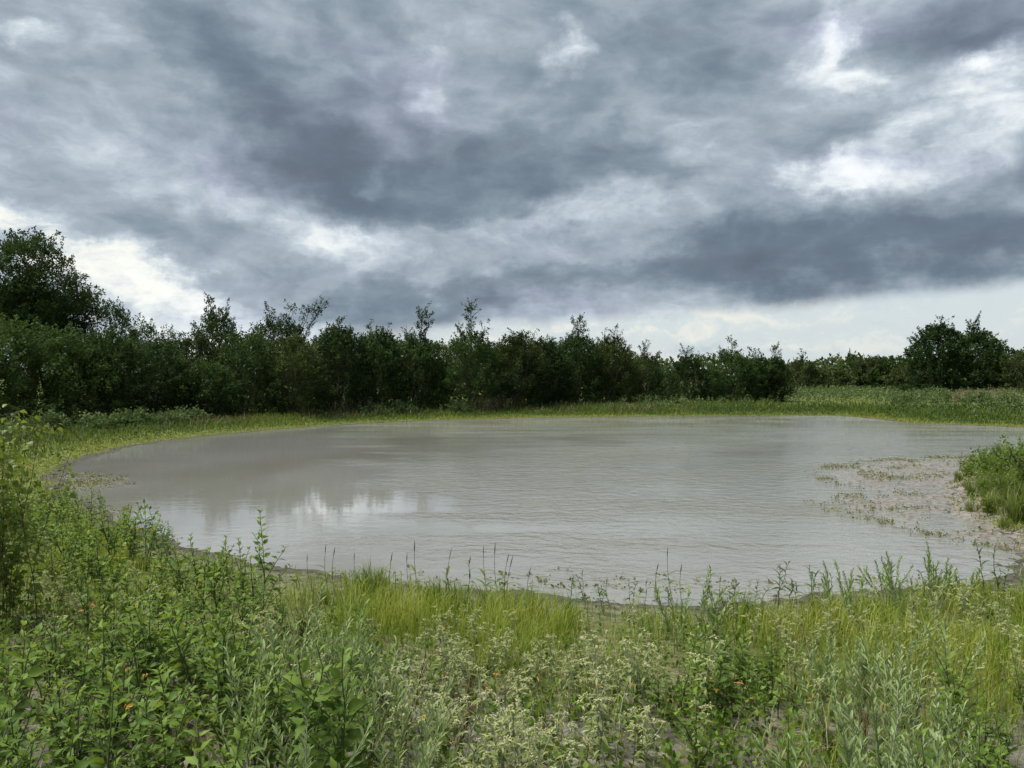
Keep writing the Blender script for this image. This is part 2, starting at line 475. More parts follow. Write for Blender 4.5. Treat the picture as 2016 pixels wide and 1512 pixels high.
# ------------------------------------------------------------------ meshes
class MB:
    """collects vertex / face blocks, then becomes ONE mesh"""
    def __init__(s):
        s.v = []; s.f = []; s.t = []; s.n = 0

    def add(s, v, f, tint=.5):
        v = np.asarray(v, float).reshape(-1, 3); f = np.asarray(f, int)
        s.v.append(v); s.f.append(f + s.n); s.n += len(v)
        s.t.append(np.full(len(v), tint, float) if np.isscalar(tint) else np.asarray(tint, float))

    def mesh(s, name, mat, smooth=False, attrs=None):
        v = np.concatenate(s.v)
        me = bpy.data.meshes.new(name)
        me.vertices.add(len(v)); me.vertices.foreach_set('co', v.astype(np.float32).ravel())
        loops = np.concatenate([f.ravel() for f in s.f])
        tot = np.concatenate([np.full(len(f), f.shape[1]) for f in s.f])
        me.loops.add(len(loops)); me.loops.foreach_set('vertex_index', loops.astype(np.int32))
        me.polygons.add(len(tot))
        me.polygons.foreach_set('loop_start', np.concatenate([[0], np.cumsum(tot)[:-1]]).astype(np.int32))
        me.polygons.foreach_set('loop_total', tot.astype(np.int32))
        if smooth: me.polygons.foreach_set('use_smooth', np.ones(len(tot), bool))
        a = me.attributes.new('tint', 'FLOAT', 'POINT'); a.data.foreach_set('value', np.concatenate(s.t).astype(np.float32))
        for k, q in (attrs or {}).items():
            a = me.attributes.new(k, 'FLOAT', 'POINT'); a.data.foreach_set('value', q.astype(np.float32))
        me.materials.append(mat)
        me.update(calc_edges=True)
        return me


def link(name, me, parent=None, matrix=None, **props):
    o = bpy.data.objects.new(name, me); C.objects.link(o)
    if parent is not None: o.parent = parent
    if matrix is not None: o.matrix_local = matrix
    for k, v in props.items(): o[k] = v
    return o


def thing(name, label, cat, loc, rotz=0.0, scale=1.0, group=None):
    o = bpy.data.objects.new(name, None); C.objects.link(o)
    o.empty_display_size = .1
    o.location = loc; o.rotation_euler = (0, 0, rotz)
    o.scale = (scale, scale, scale) if np.isscalar(scale) else scale
    o['label'] = label; o['category'] = cat
    if group: o['group'] = group
    return o


def unit(v):
    v = np.asarray(v, float)
    return v / np.maximum(np.linalg.norm(v, axis=-1, keepdims=True), 1e-9)


def frames(dirs, roll=None, up=(0, 0, 1)):
    """rotation matrices whose second column is dirs and whose third leans to up"""
    d = unit(dirs); u = np.broadcast_to(np.asarray(up, float), d.shape)
    x = np.cross(d, u); bad = np.linalg.norm(x, axis=-1) < 1e-3
    x[bad] = (1, 0, 0); x = unit(x); z = np.cross(x, d)
    if roll is not None:
        c, s = np.cos(roll)[:, None], np.sin(roll)[:, None]
        x, z = c * x + s * z, -s * x + c * z
    return np.stack([x, d, z], -1)


def scatter(mb, tv, tf, R, S, P, tint):
    tv = np.asarray(tv, float); n, k = len(P), len(tv)
    S = np.asarray(S, float)
    S = np.repeat(S[:, None], 3, 1) if S.ndim == 1 else S
    v = np.einsum('nij,nkj->nki', R, tv[None] * S[:, None, :]) + P[:, None, :]
    f = np.asarray(tf)[None] + (np.arange(n) * k)[:, None, None]
    mb.add(v.reshape(-1, 3), f.reshape(-1, f.shape[-1]), np.repeat(np.asarray(tint, float), k))


def leaf_shape(width, profile, fold=.15, droop=.25, teeth=0.0, wave=0.0):
    """unit-length leaf along +y: midrib and two edges, folded up a little and drooping to its tip"""
    ys = np.linspace(0, 1, len(profile)); v = []; f = []
    for i, (y, w) in enumerate(zip(ys, profile)):
        z = -droop * y * y + wave * math.sin(y * 7)
        ww = w * width / 2 * (1 + (teeth if i % 2 else -teeth))
        yy = y * (1 - .25 * droop * y)
        v += [(-ww, yy - teeth * .05 * (i % 2), z + fold * ww * 2), (0, yy, z), (ww, yy - teeth * .05 * (i % 2), z + fold * ww * 2)]
    for i in range(len(profile) - 1):
        a = 3 * i
        f += [(a, a + 1, a + 4, a + 3), (a + 1, a + 2, a + 5, a + 4)]
    return np.array(v), np.array(f)


OVATE = leaf_shape(.50, (.10, .66, 1.0, .86, .58, .30, .02), .18, .22, .12)
LANCE = leaf_shape(.24, (.25, .85, 1.0, .85, .55, .04), .22, .45)
NARROW = leaf_shape(.21, (.35, .9, 1.0, .8, .05), .25, .10)
WILLOW = leaf_shape(.17, (.3, .9, 1.0, .75, .4, .03), .2, .55)
HEART = leaf_shape(.85, (.55, 1.0, .95, .72, .42, .03), .14, .30)
FAR = (np.array([(0, 0, 0), (.34, .45, .10), (0, 1, 0), (-.34, .45, .10)], float), np.array([(0, 1, 2), (0, 2, 3)]))
BLADE = (np.array([(-.5, 0, 0), (.5, 0, 0), (-.38, .5, .03), (.38, .5, .03), (0, 1, .22)], float) * (1, 1, 1), [np.array([(0, 1, 3, 2)]), np.array([(2, 3, 4)])])


def blades(mb, P, length, width, lean, rg, tint):
    """grass blades: tapered, leaning over and curling at the tip"""
    n = len(P)
    th = rg.uniform(0, 2 * pi, n)
    out = np.stack([np.cos(th), np.sin(th), np.zeros(n)], -1)
    side = np.stack([-np.sin(th), np.cos(th), np.zeros(n)], -1)
    up = np.array((0, 0, 1.0))
    L, W, A = length[:, None], width[:, None] / 2, lean[:, None]
    m1 = P + (up * .55 + out * A * .30) * L
    m2 = P + (up * .90 * (1 - .25 * A) + out * A * .85) * L
    v = np.stack([P - side * W, P + side * W, m1 - side * W * .8, m1 + side * W * .8, m2], 1)
    b = (np.arange(n) * 5)[:, None]
    mb.v.append(v.reshape(-1, 3)); mb.t.append(np.repeat(tint, 5))
    mb.f.append(b + np.array([[0, 1, 3, 2]]) + mb.n); mb.f.append(b + np.array([[2, 3, 4]]) + mb.n)
    mb.n += 5 * n


def tube(mb, pts, radii, sides=5, tint=.5):
    pts = np.asarray(pts, float); n = len(pts)
    radii = np.broadcast_to(np.asarray(radii, float), (n,))
    tan = unit(np.gradient(pts, axis=0))
    ref = np.array((1.0, 0, 0)) if abs(tan[0][2]) > .7 else np.array((0, 0, 1.0))
    x = unit(np.cross(tan, ref)); y = np.cross(tan, x)
    a = np.linspace(0, 2 * pi, sides, endpoint=False)
    ring = x[:, None] * np.cos(a)[None, :, None] + y[:, None] * np.sin(a)[None, :, None]
    v = pts[:, None] + ring * radii[:, None, None]
    i = np.arange(n - 1)[:, None] * sides; j = np.arange(sides)[None]
    f = np.stack([i + j, i + (j + 1) % sides, i + sides + (j + 1) % sides, i + sides + j], -1).reshape(-1, 4)
    mb.add(v.reshape(-1, 3), f, tint)


# ------------------------------------------------------------------ the ground and the pond
def axis(lo, a, b, hi, step, grow):
    mid = list(np.arange(a, b + 1e-6, step)); s = step; v = b; right = []
    while v < hi:
        s = min(s * grow, 60); v += s; right.append(v)
    s = step; v = a; left = []
    while v > lo:
        s = min(s * grow, 60); v -= s; left.append(v)
    return np.array(left[::-1] + mid + right)


def build_ground():
    xs = axis(-1500, -15, 15, 1500, .15, 1.07); ys = axis(-40, 0, 26, 2600, .15, 1.035)
    X, Y = np.meshgrid(xs, ys)
    D = shore(X, Y); Z = height(X, Y, D)
    nx, ny = len(xs), len(ys)
    i, j = np.meshgrid(np.arange(nx - 1), np.arange(ny - 1)); a = (j * nx + i).ravel()
    mb = MB(); mb.add(np.stack([X.ravel(), Y.ravel(), Z.ravel()], -1), np.stack([a, a + 1, a + nx + 1, a + nx], -1))
    far = np.clip((np.hypot(X, Y) - 11) / 5, 0, 1)
    turf = np.clip(np.maximum(far, np.clip(1.2 - np.abs(D - 2.0) / 2.6, 0, 1) * .85), .15, 1)
    me = mb.mesh('ground', M['ground'], True, {'shore': np.clip(D, -2, 5).ravel(), 'mat': mat_weight(X, Y).ravel(), 'turf': turf.ravel()})
    link('ground', me, kind='structure')
    lo, hi = POND.min(0) - 2, POND.max(0) + 2
    mb = MB(); mb.add([(lo[0], lo[1], 0), (hi[0], lo[1], 0), (hi[0], hi[1], 0), (lo[0], hi[1], 0)], [(0, 1, 2, 3)])
    link('pond_water', mb.mesh('pond_water', M['water']), kind='structure')


build_ground()

# ------------------------------------------------------------------ trees
def sprigs(mb, P, dirs, length, per, size, rg, tint, spread=.16, far=FAR):
    """leafy twigs: per leaves strung along each twig"""
    n = len(P)
    s = rg.uniform(.0, 1.0, (n, per))
    sp = (spread * (1.15 - s))[..., None]
    pos = P[:, None] + unit(dirs)[:, None] * (s * length[:, None])[..., None] + rg.normal(0, 1, (n, per, 3)) * sp
    ld = unit(dirs)[:, None] * .7 + rg.normal(0, .65, (n, per, 3))
    k = n * per
    R = frames(ld.reshape(k, 3), rg.uniform(-1.2, 1.2, k))
    S = rg.uniform(.7, 1.3, k) * size
    tt = np.clip(np.repeat(tint, per) + rg.normal(0, .13, k), 0, 1)
    scatter(mb, far[0], far[1], R, S, pos.reshape(k, 3), tt)


def bushy_tree(x, y, h, w, seed, label, mat='tree_leaf', leaders=(), n=470, per=36, leaf=.13, base=.06, wood=True, name='bushy_tree', cat='tree', group=None, tint0=.45, top_pow=3.4, lean=0.0, yw=None):
    rg = np.random.default_rng(seed)
    z0 = hz(x, y) - .05
    root = thing(name, label, cat, (x, y, z0), group=group)
    crown, trunk = MB(), MB()
    t = np.clip(rg.beta(1.25, 1.15, n), base, 1); th = rg.uniform(0, 2 * pi, n)
    lump = fbm(th * 1.3 + seed, t * 5 + seed * 3.1, 3, seed % 97)
    prof = np.sqrt(np.clip(1 - t ** top_pow, .012, 1)) * np.interp(t, [0, .12, .4, 1], [.92, 1.0, 1.0, .95])
    topl = fbm(np.cos(th) * 1.7 + 5, np.sin(th) * 1.7 + seed, 3, seed % 89)
    R = w * prof * (.62 + .80 * lump)
    rho = rg.uniform(.08, 1, n) ** .42
    yw = yw or 1.0
    px, py = R * rho * np.cos(th) + lean * t * h, R * rho * np.sin(th) * yw
    pz = t * h * (.84 + .22 * topl) - .35 * rho * t
    P = np.stack([px, py, np.maximum(pz, .15)], -1)
    d = np.stack([np.cos(th) * (1.1 - .7 * t), np.sin(th) * (1.1 - .7 * t), .25 + .95 * t], -1) + rg.normal(0, .35, (n, 3))
    L = rg.uniform(.45, 1.0, n) * (.5 + h / 12)
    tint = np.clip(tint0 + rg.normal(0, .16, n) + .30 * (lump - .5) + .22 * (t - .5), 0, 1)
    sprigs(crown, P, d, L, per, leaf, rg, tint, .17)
    # stems and limbs
    if wood:
        k = max(3, int(w * 1.3))
        for i in range(k):
            a = 2 * pi * i / k + rg.uniform(-.4, .4); r = w * rg.uniform(.25, .6); hh = h * rg.uniform(.6, .9)
            q = np.linspace(0, 1, 7)[:, None]
            pts = np.array((.12 * math.cos(a), .12 * math.sin(a), 0)) * (1 - q) + np.array((r * math.cos(a) + lean * h * .8, r * math.sin(a), hh)) * q ** (1.0, 1.0, .85)
            pts[1:-1] += rg.normal(0, .07, (5, 3))
            tube(trunk, pts, np.linspace(.06 + .011 * h, .015, 7), 5)
            for j in range(4):
                b = pts[2 + j % 4]; a2 = a + rg.uniform(-1.4, 1.4); l2 = w * rg.uniform(.3, .6)
                e = b + np.array((math.cos(a2) * l2, math.sin(a2) * l2, l2 * rg.uniform(.5, 1.2)))
                e2 = (b + e) / 2 + rg.normal(0, .06, 3)
                tube(trunk, [b, e2, e], [.035, .022, .008], 4)
    for dx, dy, top, r, cnt in leaders:       # shoots that stand above the rest: dx, dy offset, height, spread, twigs
        p0 = np.array((dx * .35, dy, h * .55)); p1 = np.array((dx, dy, top))
        q = np.linspace(0, 1, 6)[:, None]
        pts = p0 * (1 - q) + p1 * q; pts[1:-1] += rg.normal(0, .06, (4, 3))
        tube(trunk, pts, np.linspace(.05, .01, 6), 4)
        ts = rg.uniform(.35, 1, cnt); th = rg.uniform(0, 2 * pi, cnt)
        b = p0 + (p1 - p0) * ts[:, None]
        d = np.stack([np.cos(th), np.sin(th), rg.uniform(.7, 2.0, cnt)], -1)
        st = b + unit(d) * (rg.uniform(0, .6, cnt) * r)[:, None]
        for a_, b_ in zip(b[::2], (st + unit(d) * .4)[::2]): tube(trunk, [a_, (a_ + b_) / 2, b_], [.02, .014, .006], 3)
        sprigs(crown, st, d, rg.uniform(.35, .8, cnt) * (.5 + .5 * r), int(per * .62), leaf * .85, rg, np.clip(.4 + rg.normal(0, .15, cnt), 0, 1), .10)
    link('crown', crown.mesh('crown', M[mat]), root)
    if trunk.n: link('trunk', trunk.mesh('trunk', M['bark'], True), root)
    return root


def spreading_tree(x, y, h, w, seed, label):
    """tall tree with a domed crown in separate leaf masses, sky showing between its limbs"""
    rg = np.random.default_rng(seed); z0 = hz(x, y) - .05
    root = thing('spreading_tree', label, 'tree', (x, y, z0))
    crown, trunk = MB(), MB()
    fork = h * .28
    q = np.linspace(0, 1, 6)[:, None]
    tube(trunk, np.array((0, 0, 0)) * (1 - q) + np.array((.2, .1, fork)) * q, np.linspace(.42, .30, 6), 8)
    tips = []; limbs = []
    for i in range(9):
        a = 2 * pi * i / 9 + rg.uniform(-.3, .3); el = rg.uniform(.35, 1.35) if i else 1.5
        R = np.array((math.cos(a) * math.cos(el) * w * .62, math.sin(a) * math.cos(el) * w * .62, math.sin(el) * (h - fork) * .62))
        s = np.array((.2, .1, fork * rg.uniform(.85, 1.0))); e = s + R
        q = np.linspace(0, 1, 6)[:, None]; pts = s * (1 - q) + e * q; pts[1:-1] += rg.normal(0, .18, (4, 3))
        lm = MB(); tube(lm, pts, np.linspace(.20, .07, 6), 6); limbs.append(lm)
        for j in range(7):
            b = pts[2 + j % 4]; a2 = a + rg.normal(0, .9); el2 = el + rg.normal(0, .5)
            l2 = w * rg.uniform(.30, .52)
            c = b + np.array((math.cos(a2) * math.cos(el2), math.sin(a2) * math.cos(el2), math.sin(el2) * .9 + .12)) * l2
            cc = (b + c) / 2 + rg.normal(0, .12, 3)
            tube(trunk, [b, cc, c], [.06, .04, .015], 5)
            tips.append(c); tips.append(cc + rg.normal(0, .4, 3))
    for k in range(70):
        a = rg.uniform(0, 2 * pi); el = math.asin(rg.uniform(-.25, 1)); f = rg.uniform(.72, .98)
        c = np.array((0, 0, fork + (h - fork) * .42)) + np.array((math.cos(a) * math.cos(el) * w, math.sin(a) * math.cos(el) * w, math.sin(el) * (h - fork) * .58)) * f
        b = tips[int(np.argmin([np.linalg.norm(c - q) for q in tips[:126]]))]
        tube(trunk, [b, (b + c) / 2 + rg.normal(0, .1, 3), c], [.04, .03, .012], 4); tips.append(c)
    tips = np.array(tips)
    # dome: pull tips into the outline
    c0 = np.array((0, 0, fork + (h - fork) * .42)); rad = np.array((w, w, (h - fork) * .58))
    rel = (tips - c0) / rad; ln = np.linalg.norm(rel, axis=1, keepdims=True)
    tips = c0 + rel / np.maximum(ln, 1e-6) * np.minimum(ln, .95) * rad
    for k, c in enumerate(tips):
        m = 12
        P = c + rg.normal(0, .42, (m, 3)) * (1.15, 1.15, .75)
        d = unit(P - c0) + rg.normal(0, .5, (m, 3)) + (0, 0, .3)
        sprigs(crown, P, d, rg.uniform(.4, .9, m), 26, .155, rg, np.clip(rg.normal(.36, .12, m), 0, 1), .20)
    link('crown', crown.mesh('crown', M['tree_leaf']), root)
    tr = link('trunk', trunk.mesh('trunk', M['bark'], True), root)
    for lm in limbs: link('limb', lm.mesh('limb', M['bark'], True), tr)
    return root


def tree_px(px, top, hw, dist, seed, label, **kw):
    x, y, z = at(px, dist)
    h = CAM_Z + (HORIZON - top) / FPX * dist - z
    ld = []
    for lpx, ltop, r, cnt in kw.pop('shoots', ()):
        ld.append(((lpx - px) / FPX * dist, float(kw.get('ly', 0)), CAM_Z + (HORIZON - ltop) / FPX * dist - z, r, cnt))
    return bushy_tree(x, y, h, hw / FPX * dist, seed, label, leaders=ld, **kw)


def build_trees():
    x, y, z = at(58, 54)
    spreading_tree(x, y, 12.6 - z, 3.75, 101, 'tallest tree of all, broad domed crown rising behind the left end of the thicket')
    T = [  # column, top, half width (px), metres away, label, extras
        (212, 592, 62, 50, 'dense rounded tree just beside and lower than the tallest domed tree', {}),
        (285, 634, 42, 52, 'small round-topped tree behind the thicket between the domed tree and the tall twin-topped one', dict(n=200)),
        (330, 642, 26, 75, 'little distant treetop peeping over the thicket in the sky dip on the left', dict(n=110)),
        (425, 622, 48, 47, 'tall tree with a narrow knobbly double top standing above the left thicket', dict(shoots=((412, 594, .9, 26), (446, 606, .8, 20), (425, 598, .7, 18)))),
        (548, 622, 62, 46, 'tree with a feathery long branch leaning out to the right above the thicket', dict(shoots=((530, 603, .8, 22), (575, 604, .7, 20), (634, 600, .9, 30), (610, 608, .7, 16)))),
        (8, 628, 95, 33, 'broad brownish-green thicket tree at the left picture edge under the domed tree', dict(n=420)),
        (112, 640, 80, 34.5, 'rounded thicket tree second from the left edge with a matted leafy face', dict(n=400)),
        (205, 655, 72, 36, 'rounded thicket tree third from the left edge, below the dense rounded tree', dict(n=380)),
        (300, 672, 66, 37.5, 'thicket tree with drooping dark boughs fourth from the left edge', dict(n=360)),
        (372, 662, 52, 40.5, 'dark thicket tree filling the gap under the knobbly double-topped tree', dict(n=300)),
        (405, 712, 48, 38, 'small lighter green thicket tree in front of its darker neighbours', dict(n=260, tint0=.62)),
        (480, 655, 60, 41, 'bushy thicket tree left of the one with the leaning branch', dict(n=340)),
        (575, 662, 58, 41.5, 'wide dark thicket tree directly beneath the leaning feathery branch', dict(n=360)),
        (665, 645, 52, 43.5, 'upright thicket tree with a spiky twiggy top right of the leaning branch', dict(shoots=((648, 636, .5, 12), (690, 634, .5, 14), (668, 632, .5, 12)))),
        (742, 652, 46, 45, 'spiky-topped thicket tree just left of the tree with the first tall shoot', dict(shoots=((730, 640, .5, 12), (762, 646, .5, 12)))),
        (822, 662, 48, 46.5, 'thicket tree with one tall leafy shoot forking against the dark cloud', dict(shoots=((832, 606, .75, 40), (846, 620, .5, 12), (800, 640, .5, 12)))),
        (925, 655, 54, 47.5, 'thicket tree with the tallest pointed slender shoot at the middle of the row', dict(shoots=((928, 603, .8, 44), (955, 640, .6, 14), (905, 640, .5, 12)))),
        (1015, 660, 46, 49, 'thicket tree with a ragged brush top right of the tallest pointed shoot', dict(shoots=((1012, 650, .6, 16), (990, 660, .5, 10)))),
        (1075, 670, 38, 51, 'narrow low-topped thicket tree between the ragged brush top and the cauliflower top', dict(shoots=((1050, 658, .5, 12), (1085, 664, .4, 8)))),
        (1135, 655, 44, 53, 'thicket tree with a lumpy cauliflower-like top toward the right of the row', dict(shoots=((1135, 634, .9, 30), (1150, 638, .7, 20)))),
        (1205, 668, 44, 54.5, 'thicket tree with a flat tufted top and bare twigs showing near the row end', dict(shoots=((1212, 645, .9, 26), (1190, 652, .6, 14)))),
        (1268, 698, 34, 57, 'thin see-through tree closing the right end of the long thicket row', dict(n=170, shoots=((1270, 675, .8, 24), (1292, 700, .6, 14)))),
        (1310, 728, 28, 76, 'low pale green bush in the gap right of the long thicket row', dict(n=140, mat='olive_leaf', name='bush', cat='bush')),
        (1354, 708, 33, 64, 'lone slim tree standing in the gap between the two thickets', dict(n=240, shoots=((1352, 692, .9, 26), (1375, 700, .6, 12)))),
        (1405, 725, 22, 68, 'short narrow tree squeezed beside the small dark clump of three', dict(n=150, shoots=((1398, 700, .4, 10),))),
        (1440, 690, 40, 65, 'leftmost and tallest tree of the small dark clump of three', dict(n=300, shoots=((1440, 676, .9, 22), (1420, 690, .6, 12)))),
        (1486, 702, 36, 66, 'middle tree of the small dark clump of three', dict(n=280, shoots=((1482, 694, .7, 14), (1500, 696, .5, 10)))),
        (1522, 702, 26, 66.5, 'rightmost tree of the small dark clump of three, upright shoots on top', dict(n=220, shoots=((1527, 687, .6, 20),))),
        (1578, 712, 44, 104, 'olive green rounded bush just right of the small dark clump', dict(n=230, mat='olive_leaf', per=26, leaf=.26, shoots=((1580, 702, 1.2, 20),))),
        (1632, 722, 40, 108, 'low greyish bush second in the far hedge beyond the meadow', dict(n=200, mat='olive_leaf', per=26, leaf=.26)),
        (1676, 708, 32, 112, 'far hedge tree with a small dark pointed tip', dict(n=190, per=26, leaf=.26, tint0=.6, shoots=((1676, 698, .9, 16),))),
        (1722, 704, 40, 108, 'broad far hedge tree with a flat pale top left of the big pair', dict(n=230, mat='olive_leaf', per=26, leaf=.26, tint0=.35)),
        (1764, 702, 38, 106, 'dark far hedge tree touching the big pair on its left', dict(n=230, per=26, leaf=.26, tint0=.65)),
        (1800, 716, 34, 101, 'low hedge bush tucked against the foot of the big pair', dict(n=190, mat='olive_leaf', per=24, leaf=.24)),
        (1848, 640, 58, 92, 'left and taller tree of the big dark pair beyond the meadow', dict(n=430, per=32, leaf=.22, base=.1, shoots=((1850, 632, 1.6, 26), (1812, 660, 1.2, 20)))),
        (1918, 652, 56, 94, 'right tree of the big dark pair, airy branch tips at its top', dict(n=380, per=32, leaf=.22, shoots=((1915, 638, 1.6, 30), (1950, 662, 1.2, 20)))),
        (1978, 690, 40, 108, 'thin far tree right of the big dark pair', dict(n=210, per=24, leaf=.26, tint0=.6, shoots=((1975, 678, 1.2, 18),))),
        (2026, 692, 46, 88, 'reddish-brown tinged bush at the right picture edge beyond the meadow', dict(n=230, mat='olive_leaf', per=26, leaf=.22)),
        (2075, 660, 60, 96, 'far tree cut by the right picture edge', dict(n=230, per=26, leaf=.25)),
        (250, 676, 90, 43, 'shadowed tree of the second row showing between the third and fourth thicket trees', {}),
        (520, 668, 90, 50, 'shadowed second-row tree left of the leaning branch, mostly hidden', {}),
        (630, 668, 85, 50, 'shadowed second-row tree right below the leaning branch, mostly hidden', {}),
        (705, 668, 80, 51, 'shadowed second-row tree between the two spiky-topped trees', {}),
        (785, 668, 80, 52, 'shadowed second-row tree left of the first tall shoot', {}),
        (878, 670, 80, 53, 'shadowed second-row tree between the two tall shoots', {}),
        (972, 674, 80, 54, 'shadowed second-row tree right of the tallest pointed shoot', {}),
        (1045, 678, 70, 56, 'shadowed second-row tree behind the narrow low-topped one', {}),
        (1110, 678, 70, 57, 'shadowed second-row tree behind the cauliflower top', {}),
        (1170, 676, 70, 58, 'shadowed second-row tree between the cauliflower top and the tufted top', {}),
        (1240, 700, 55, 60, 'shadowed second-row tree near the right end of the long thicket', {}),
        (-95, 640, 90, 31, 'thicket tree lying mostly outside the left picture edge', dict(n=300)),
    ]
    for i, (px, top, hw, dist, label, kw) in enumerate(T):
        g = 'trees of the thicket behind the pond' if px < 1290 else ('small dark clump and its neighbours' if px < 1540 else 'far hedge and trees beyond the meadow')
        dist *= float(np.interp(px, [0, 300, 480, 700, 1290, 1300], [1.12, 1.18, 1.18, 1.19, 1.18, 1.0])) if dist < 70 and px < 1300 else 1.0
        if px < 1290 and 'mat' not in kw: kw['tint0'] = kw.get('tint0', .45) + .22 * math.sin(px * 1.7)
        if i in (9, 12, 17, 20): kw['mat'] = 'scrub_leaf'
        kw['n'] = int(kw.get('n', 430) * (1.2 if px < 1540 else 1.7))
        tree_px(px, top, hw * (1.2 if px < 1540 else (1.35 if hw < 50 else 1.0)), dist, 300 + i * 7, label, group=g, **kw)
    # a wood far off on the horizon, seen only in the gaps
    rg = np.random.default_rng(9); mb = MB(); n = 16000
    az = rg.uniform(-.30, .80, n); r = rg.uniform(180, 260, n)
    x, y = r * np.sin(az), r * np.cos(az)
    top = 4.0 + 4.0 * fbm(az * 40, az * 0, 4, 55)
    z = rg.uniform(0, 1, n) ** .8 * top
    P = np.stack([x, y, height(x, y) + z], -1)
    R = frames(rg.normal(0, 1, (n, 3)) + (0, 0, .8), rg.uniform(-1, 1, n))
    scatter(mb, FAR[0], FAR[1], R, rg.uniform(.7, 1.5, n), P, np.clip(rg.normal(.5, .2, n), 0, 1))
    link('far_wood', mb.mesh('far_wood', M['olive_leaf']), kind='stuff', label='distant low wood along the horizon', category='wood')


build_trees()

# ------------------------------------------------------------------ grass, meadow and water weeds that nobody could count
def sample(n, lo, hi, rg):
    return rg.uniform(lo[0], hi[0], n), rg.uniform(lo[1], hi[1], n)


def build_grass():
    rg = np.random.default_rng(21)
    # near bank
    x, y = sample(300000, (-13, 1.8), (13, 15.5), rg)
    d = shore(x, y)
    patch = fbm(x * .9, y * .9, 4, 61); fine = fbm(x * 4, y * 4, 2, 62)
    px, py = to_px(x, y, height(x, y, d))
    dens = np.interp(d, [-.1, .15, .6, 1.4, 3.2, 4.6, 6.5], [0, .12, .5, 1.0, 1.0, .5, .25])
    dens *= np.clip((patch - .39) * 6, .06, 1) * np.clip((fine - .25) * 3, .2, 1)
    dens *= np.where((px < 560) & (py > 1180), .35, 1)
    keep = (rg.uniform(0, 1, len(x)) < dens) & (np.abs(x) < y * .74 + 1.2) & (d > .0)
    x, y, d, patch, px = x[keep], y[keep], d[keep], patch[keep], px[keep]
    n = len(x); P = np.stack([x, y, height(x, y, d) - .01], -1)
    L = np.interp(d, [0, .4, 1.2, 3, 6], [.08, .16, .30, .40, .30]) * rg.uniform(.55, 1.35, n) * np.clip(.6 + patch, .5, 1.3)
    L *= np.where(px < 560, .72, 1)
    W = rg.uniform(.004, .009, n) * np.clip(y / 7, .8, 1.6)
    tint = np.clip(.45 + (patch - .5) * 1.4 + rg.normal(0, .20, n), 0, 1)
    mb = MB(); blades(mb, P, L, W, rg.uniform(.1, .9, n), rg, tint)
    link('near_grass', mb.mesh('near_grass', M['grass']), kind='stuff', label='yellow-green grass on the near bank along the waterline', category='grass')
    # short turf round the rest of the pond
    x, y = sample(420000, (-34, 12), (52, 66), rg)
    d = shore(x, y); r = np.hypot(x, y)
    patch = fbm(x * .5, y * .5, 4, 71)
    dens = np.interp(d, [.0, .12, .5, 4.5, 7.5, 9], [0, .3, 1, 1, .5, 0]) * np.clip(2.2 - r / 45, .5, 1)
    keep = (rg.uniform(0, 1, len(x)) < dens) & (d > .02) & (np.abs(x) < y * .74 + 2)
    x, y, d, patch, r = x[keep], y[keep], d[keep], patch[keep], r[keep]
    n = len(x); P = np.stack([x, y, height(x, y, d) - .01], -1)
    L = np.interp(d, [0, 1, 2.2, 4, 8], [.04, .08, .16, .32, .45]) * np.where((x > 7.5) & (y < 27), 2.0, 1.0) * rg.uniform(.5, 1.4, n) * np.clip(.55 + patch, .5, 1.4)
    W = .010 + r * .0007 * rg.uniform(.6, 1.4, n)
    tint = np.clip(np.interp(d, [0, .9, 1.5, 4], [.92, .82, .40, .16]) + (patch - .5) * 1.0 + rg.normal(0, .14, n), 0, 1)
    mb = MB(); blades(mb, P, L, W, rg.uniform(.2, 1.0, n), rg, tint)
    link('bank_grass', mb.mesh('bank_grass', M['bank_grass']), kind='stuff', label='short green and yellow turf ringing the far edge of the pond', category='grass')
    # dry tan grass at the foot of the thicket
    x, y = sample(60000, (-34, 24), (34, 62), rg)
    d = shore(x, y); patch = fbm(x * .35, y * .35, 3, 81)
    keep = (d > 3.0) & (d < 6.5) & (patch > .48) & (np.abs(x) < y * .74) & (rg.uniform(0, 1, len(x)) < .6) & (x < 14)
    x, y, d = x[keep], y[keep], d[keep]; n = len(x)
    mb = MB(); blades(mb, np.stack([x, y, height(x, y, d)], -1), rg.uniform(.35, .75, n), rg.uniform(.015, .035, n), rg.uniform(.2, .9, n), rg, np.clip(rg.normal(.45, .2, n), 0, 1))
    link('dry_grass', mb.mesh('dry_grass', M['dry_grass']), kind='stuff', label='dry brownish grass at the foot of the long thicket', category='grass')
    # tall weeds covering the far bank and the meadow
    x, y = sample(30000, (-32, 22), (95, 118), rg)
    d = shore(x, y); r = np.hypot(x, y); patch = fbm(x * .22, y * .22, 4, 91)
    dens = np.interp(d, [3.2, 5, 12, 60], [0, .75, 1, .6]) * np.where(x > 10 + 0 * y, 1.0, .55) * np.clip((patch - .28) * 4, .1, 1)
    keep = (rg.uniform(0, 1, len(x)) < dens) & (np.abs(x) < y * .74 + 2) & (d > 3) & ((x > 8) | (d < 9))
    x, y, d, patch, r = x[keep], y[keep], d[keep], patch[keep], r[keep]; n = len(x)
    P = np.stack([x, y, height(x, y, d)], -1)
    L = np.interp(d, [3, 5, 12], [.30, .60, .72]) * rg.uniform(.6, 1.3, n) * np.clip(.5 + patch, .6, 1.4)
    th = rg.uniform(0, 2 * pi, n); dr = np.stack([.25 * np.cos(th), .25 * np.sin(th), np.ones(n)], -1)
    tint = np.clip(.42 + (patch - .5) * 1.1 + rg.normal(0, .16, n), 0, 1)
    mb = MB(); sprigs(mb, P, dr, L, 13, .14, rg, tint, .14)
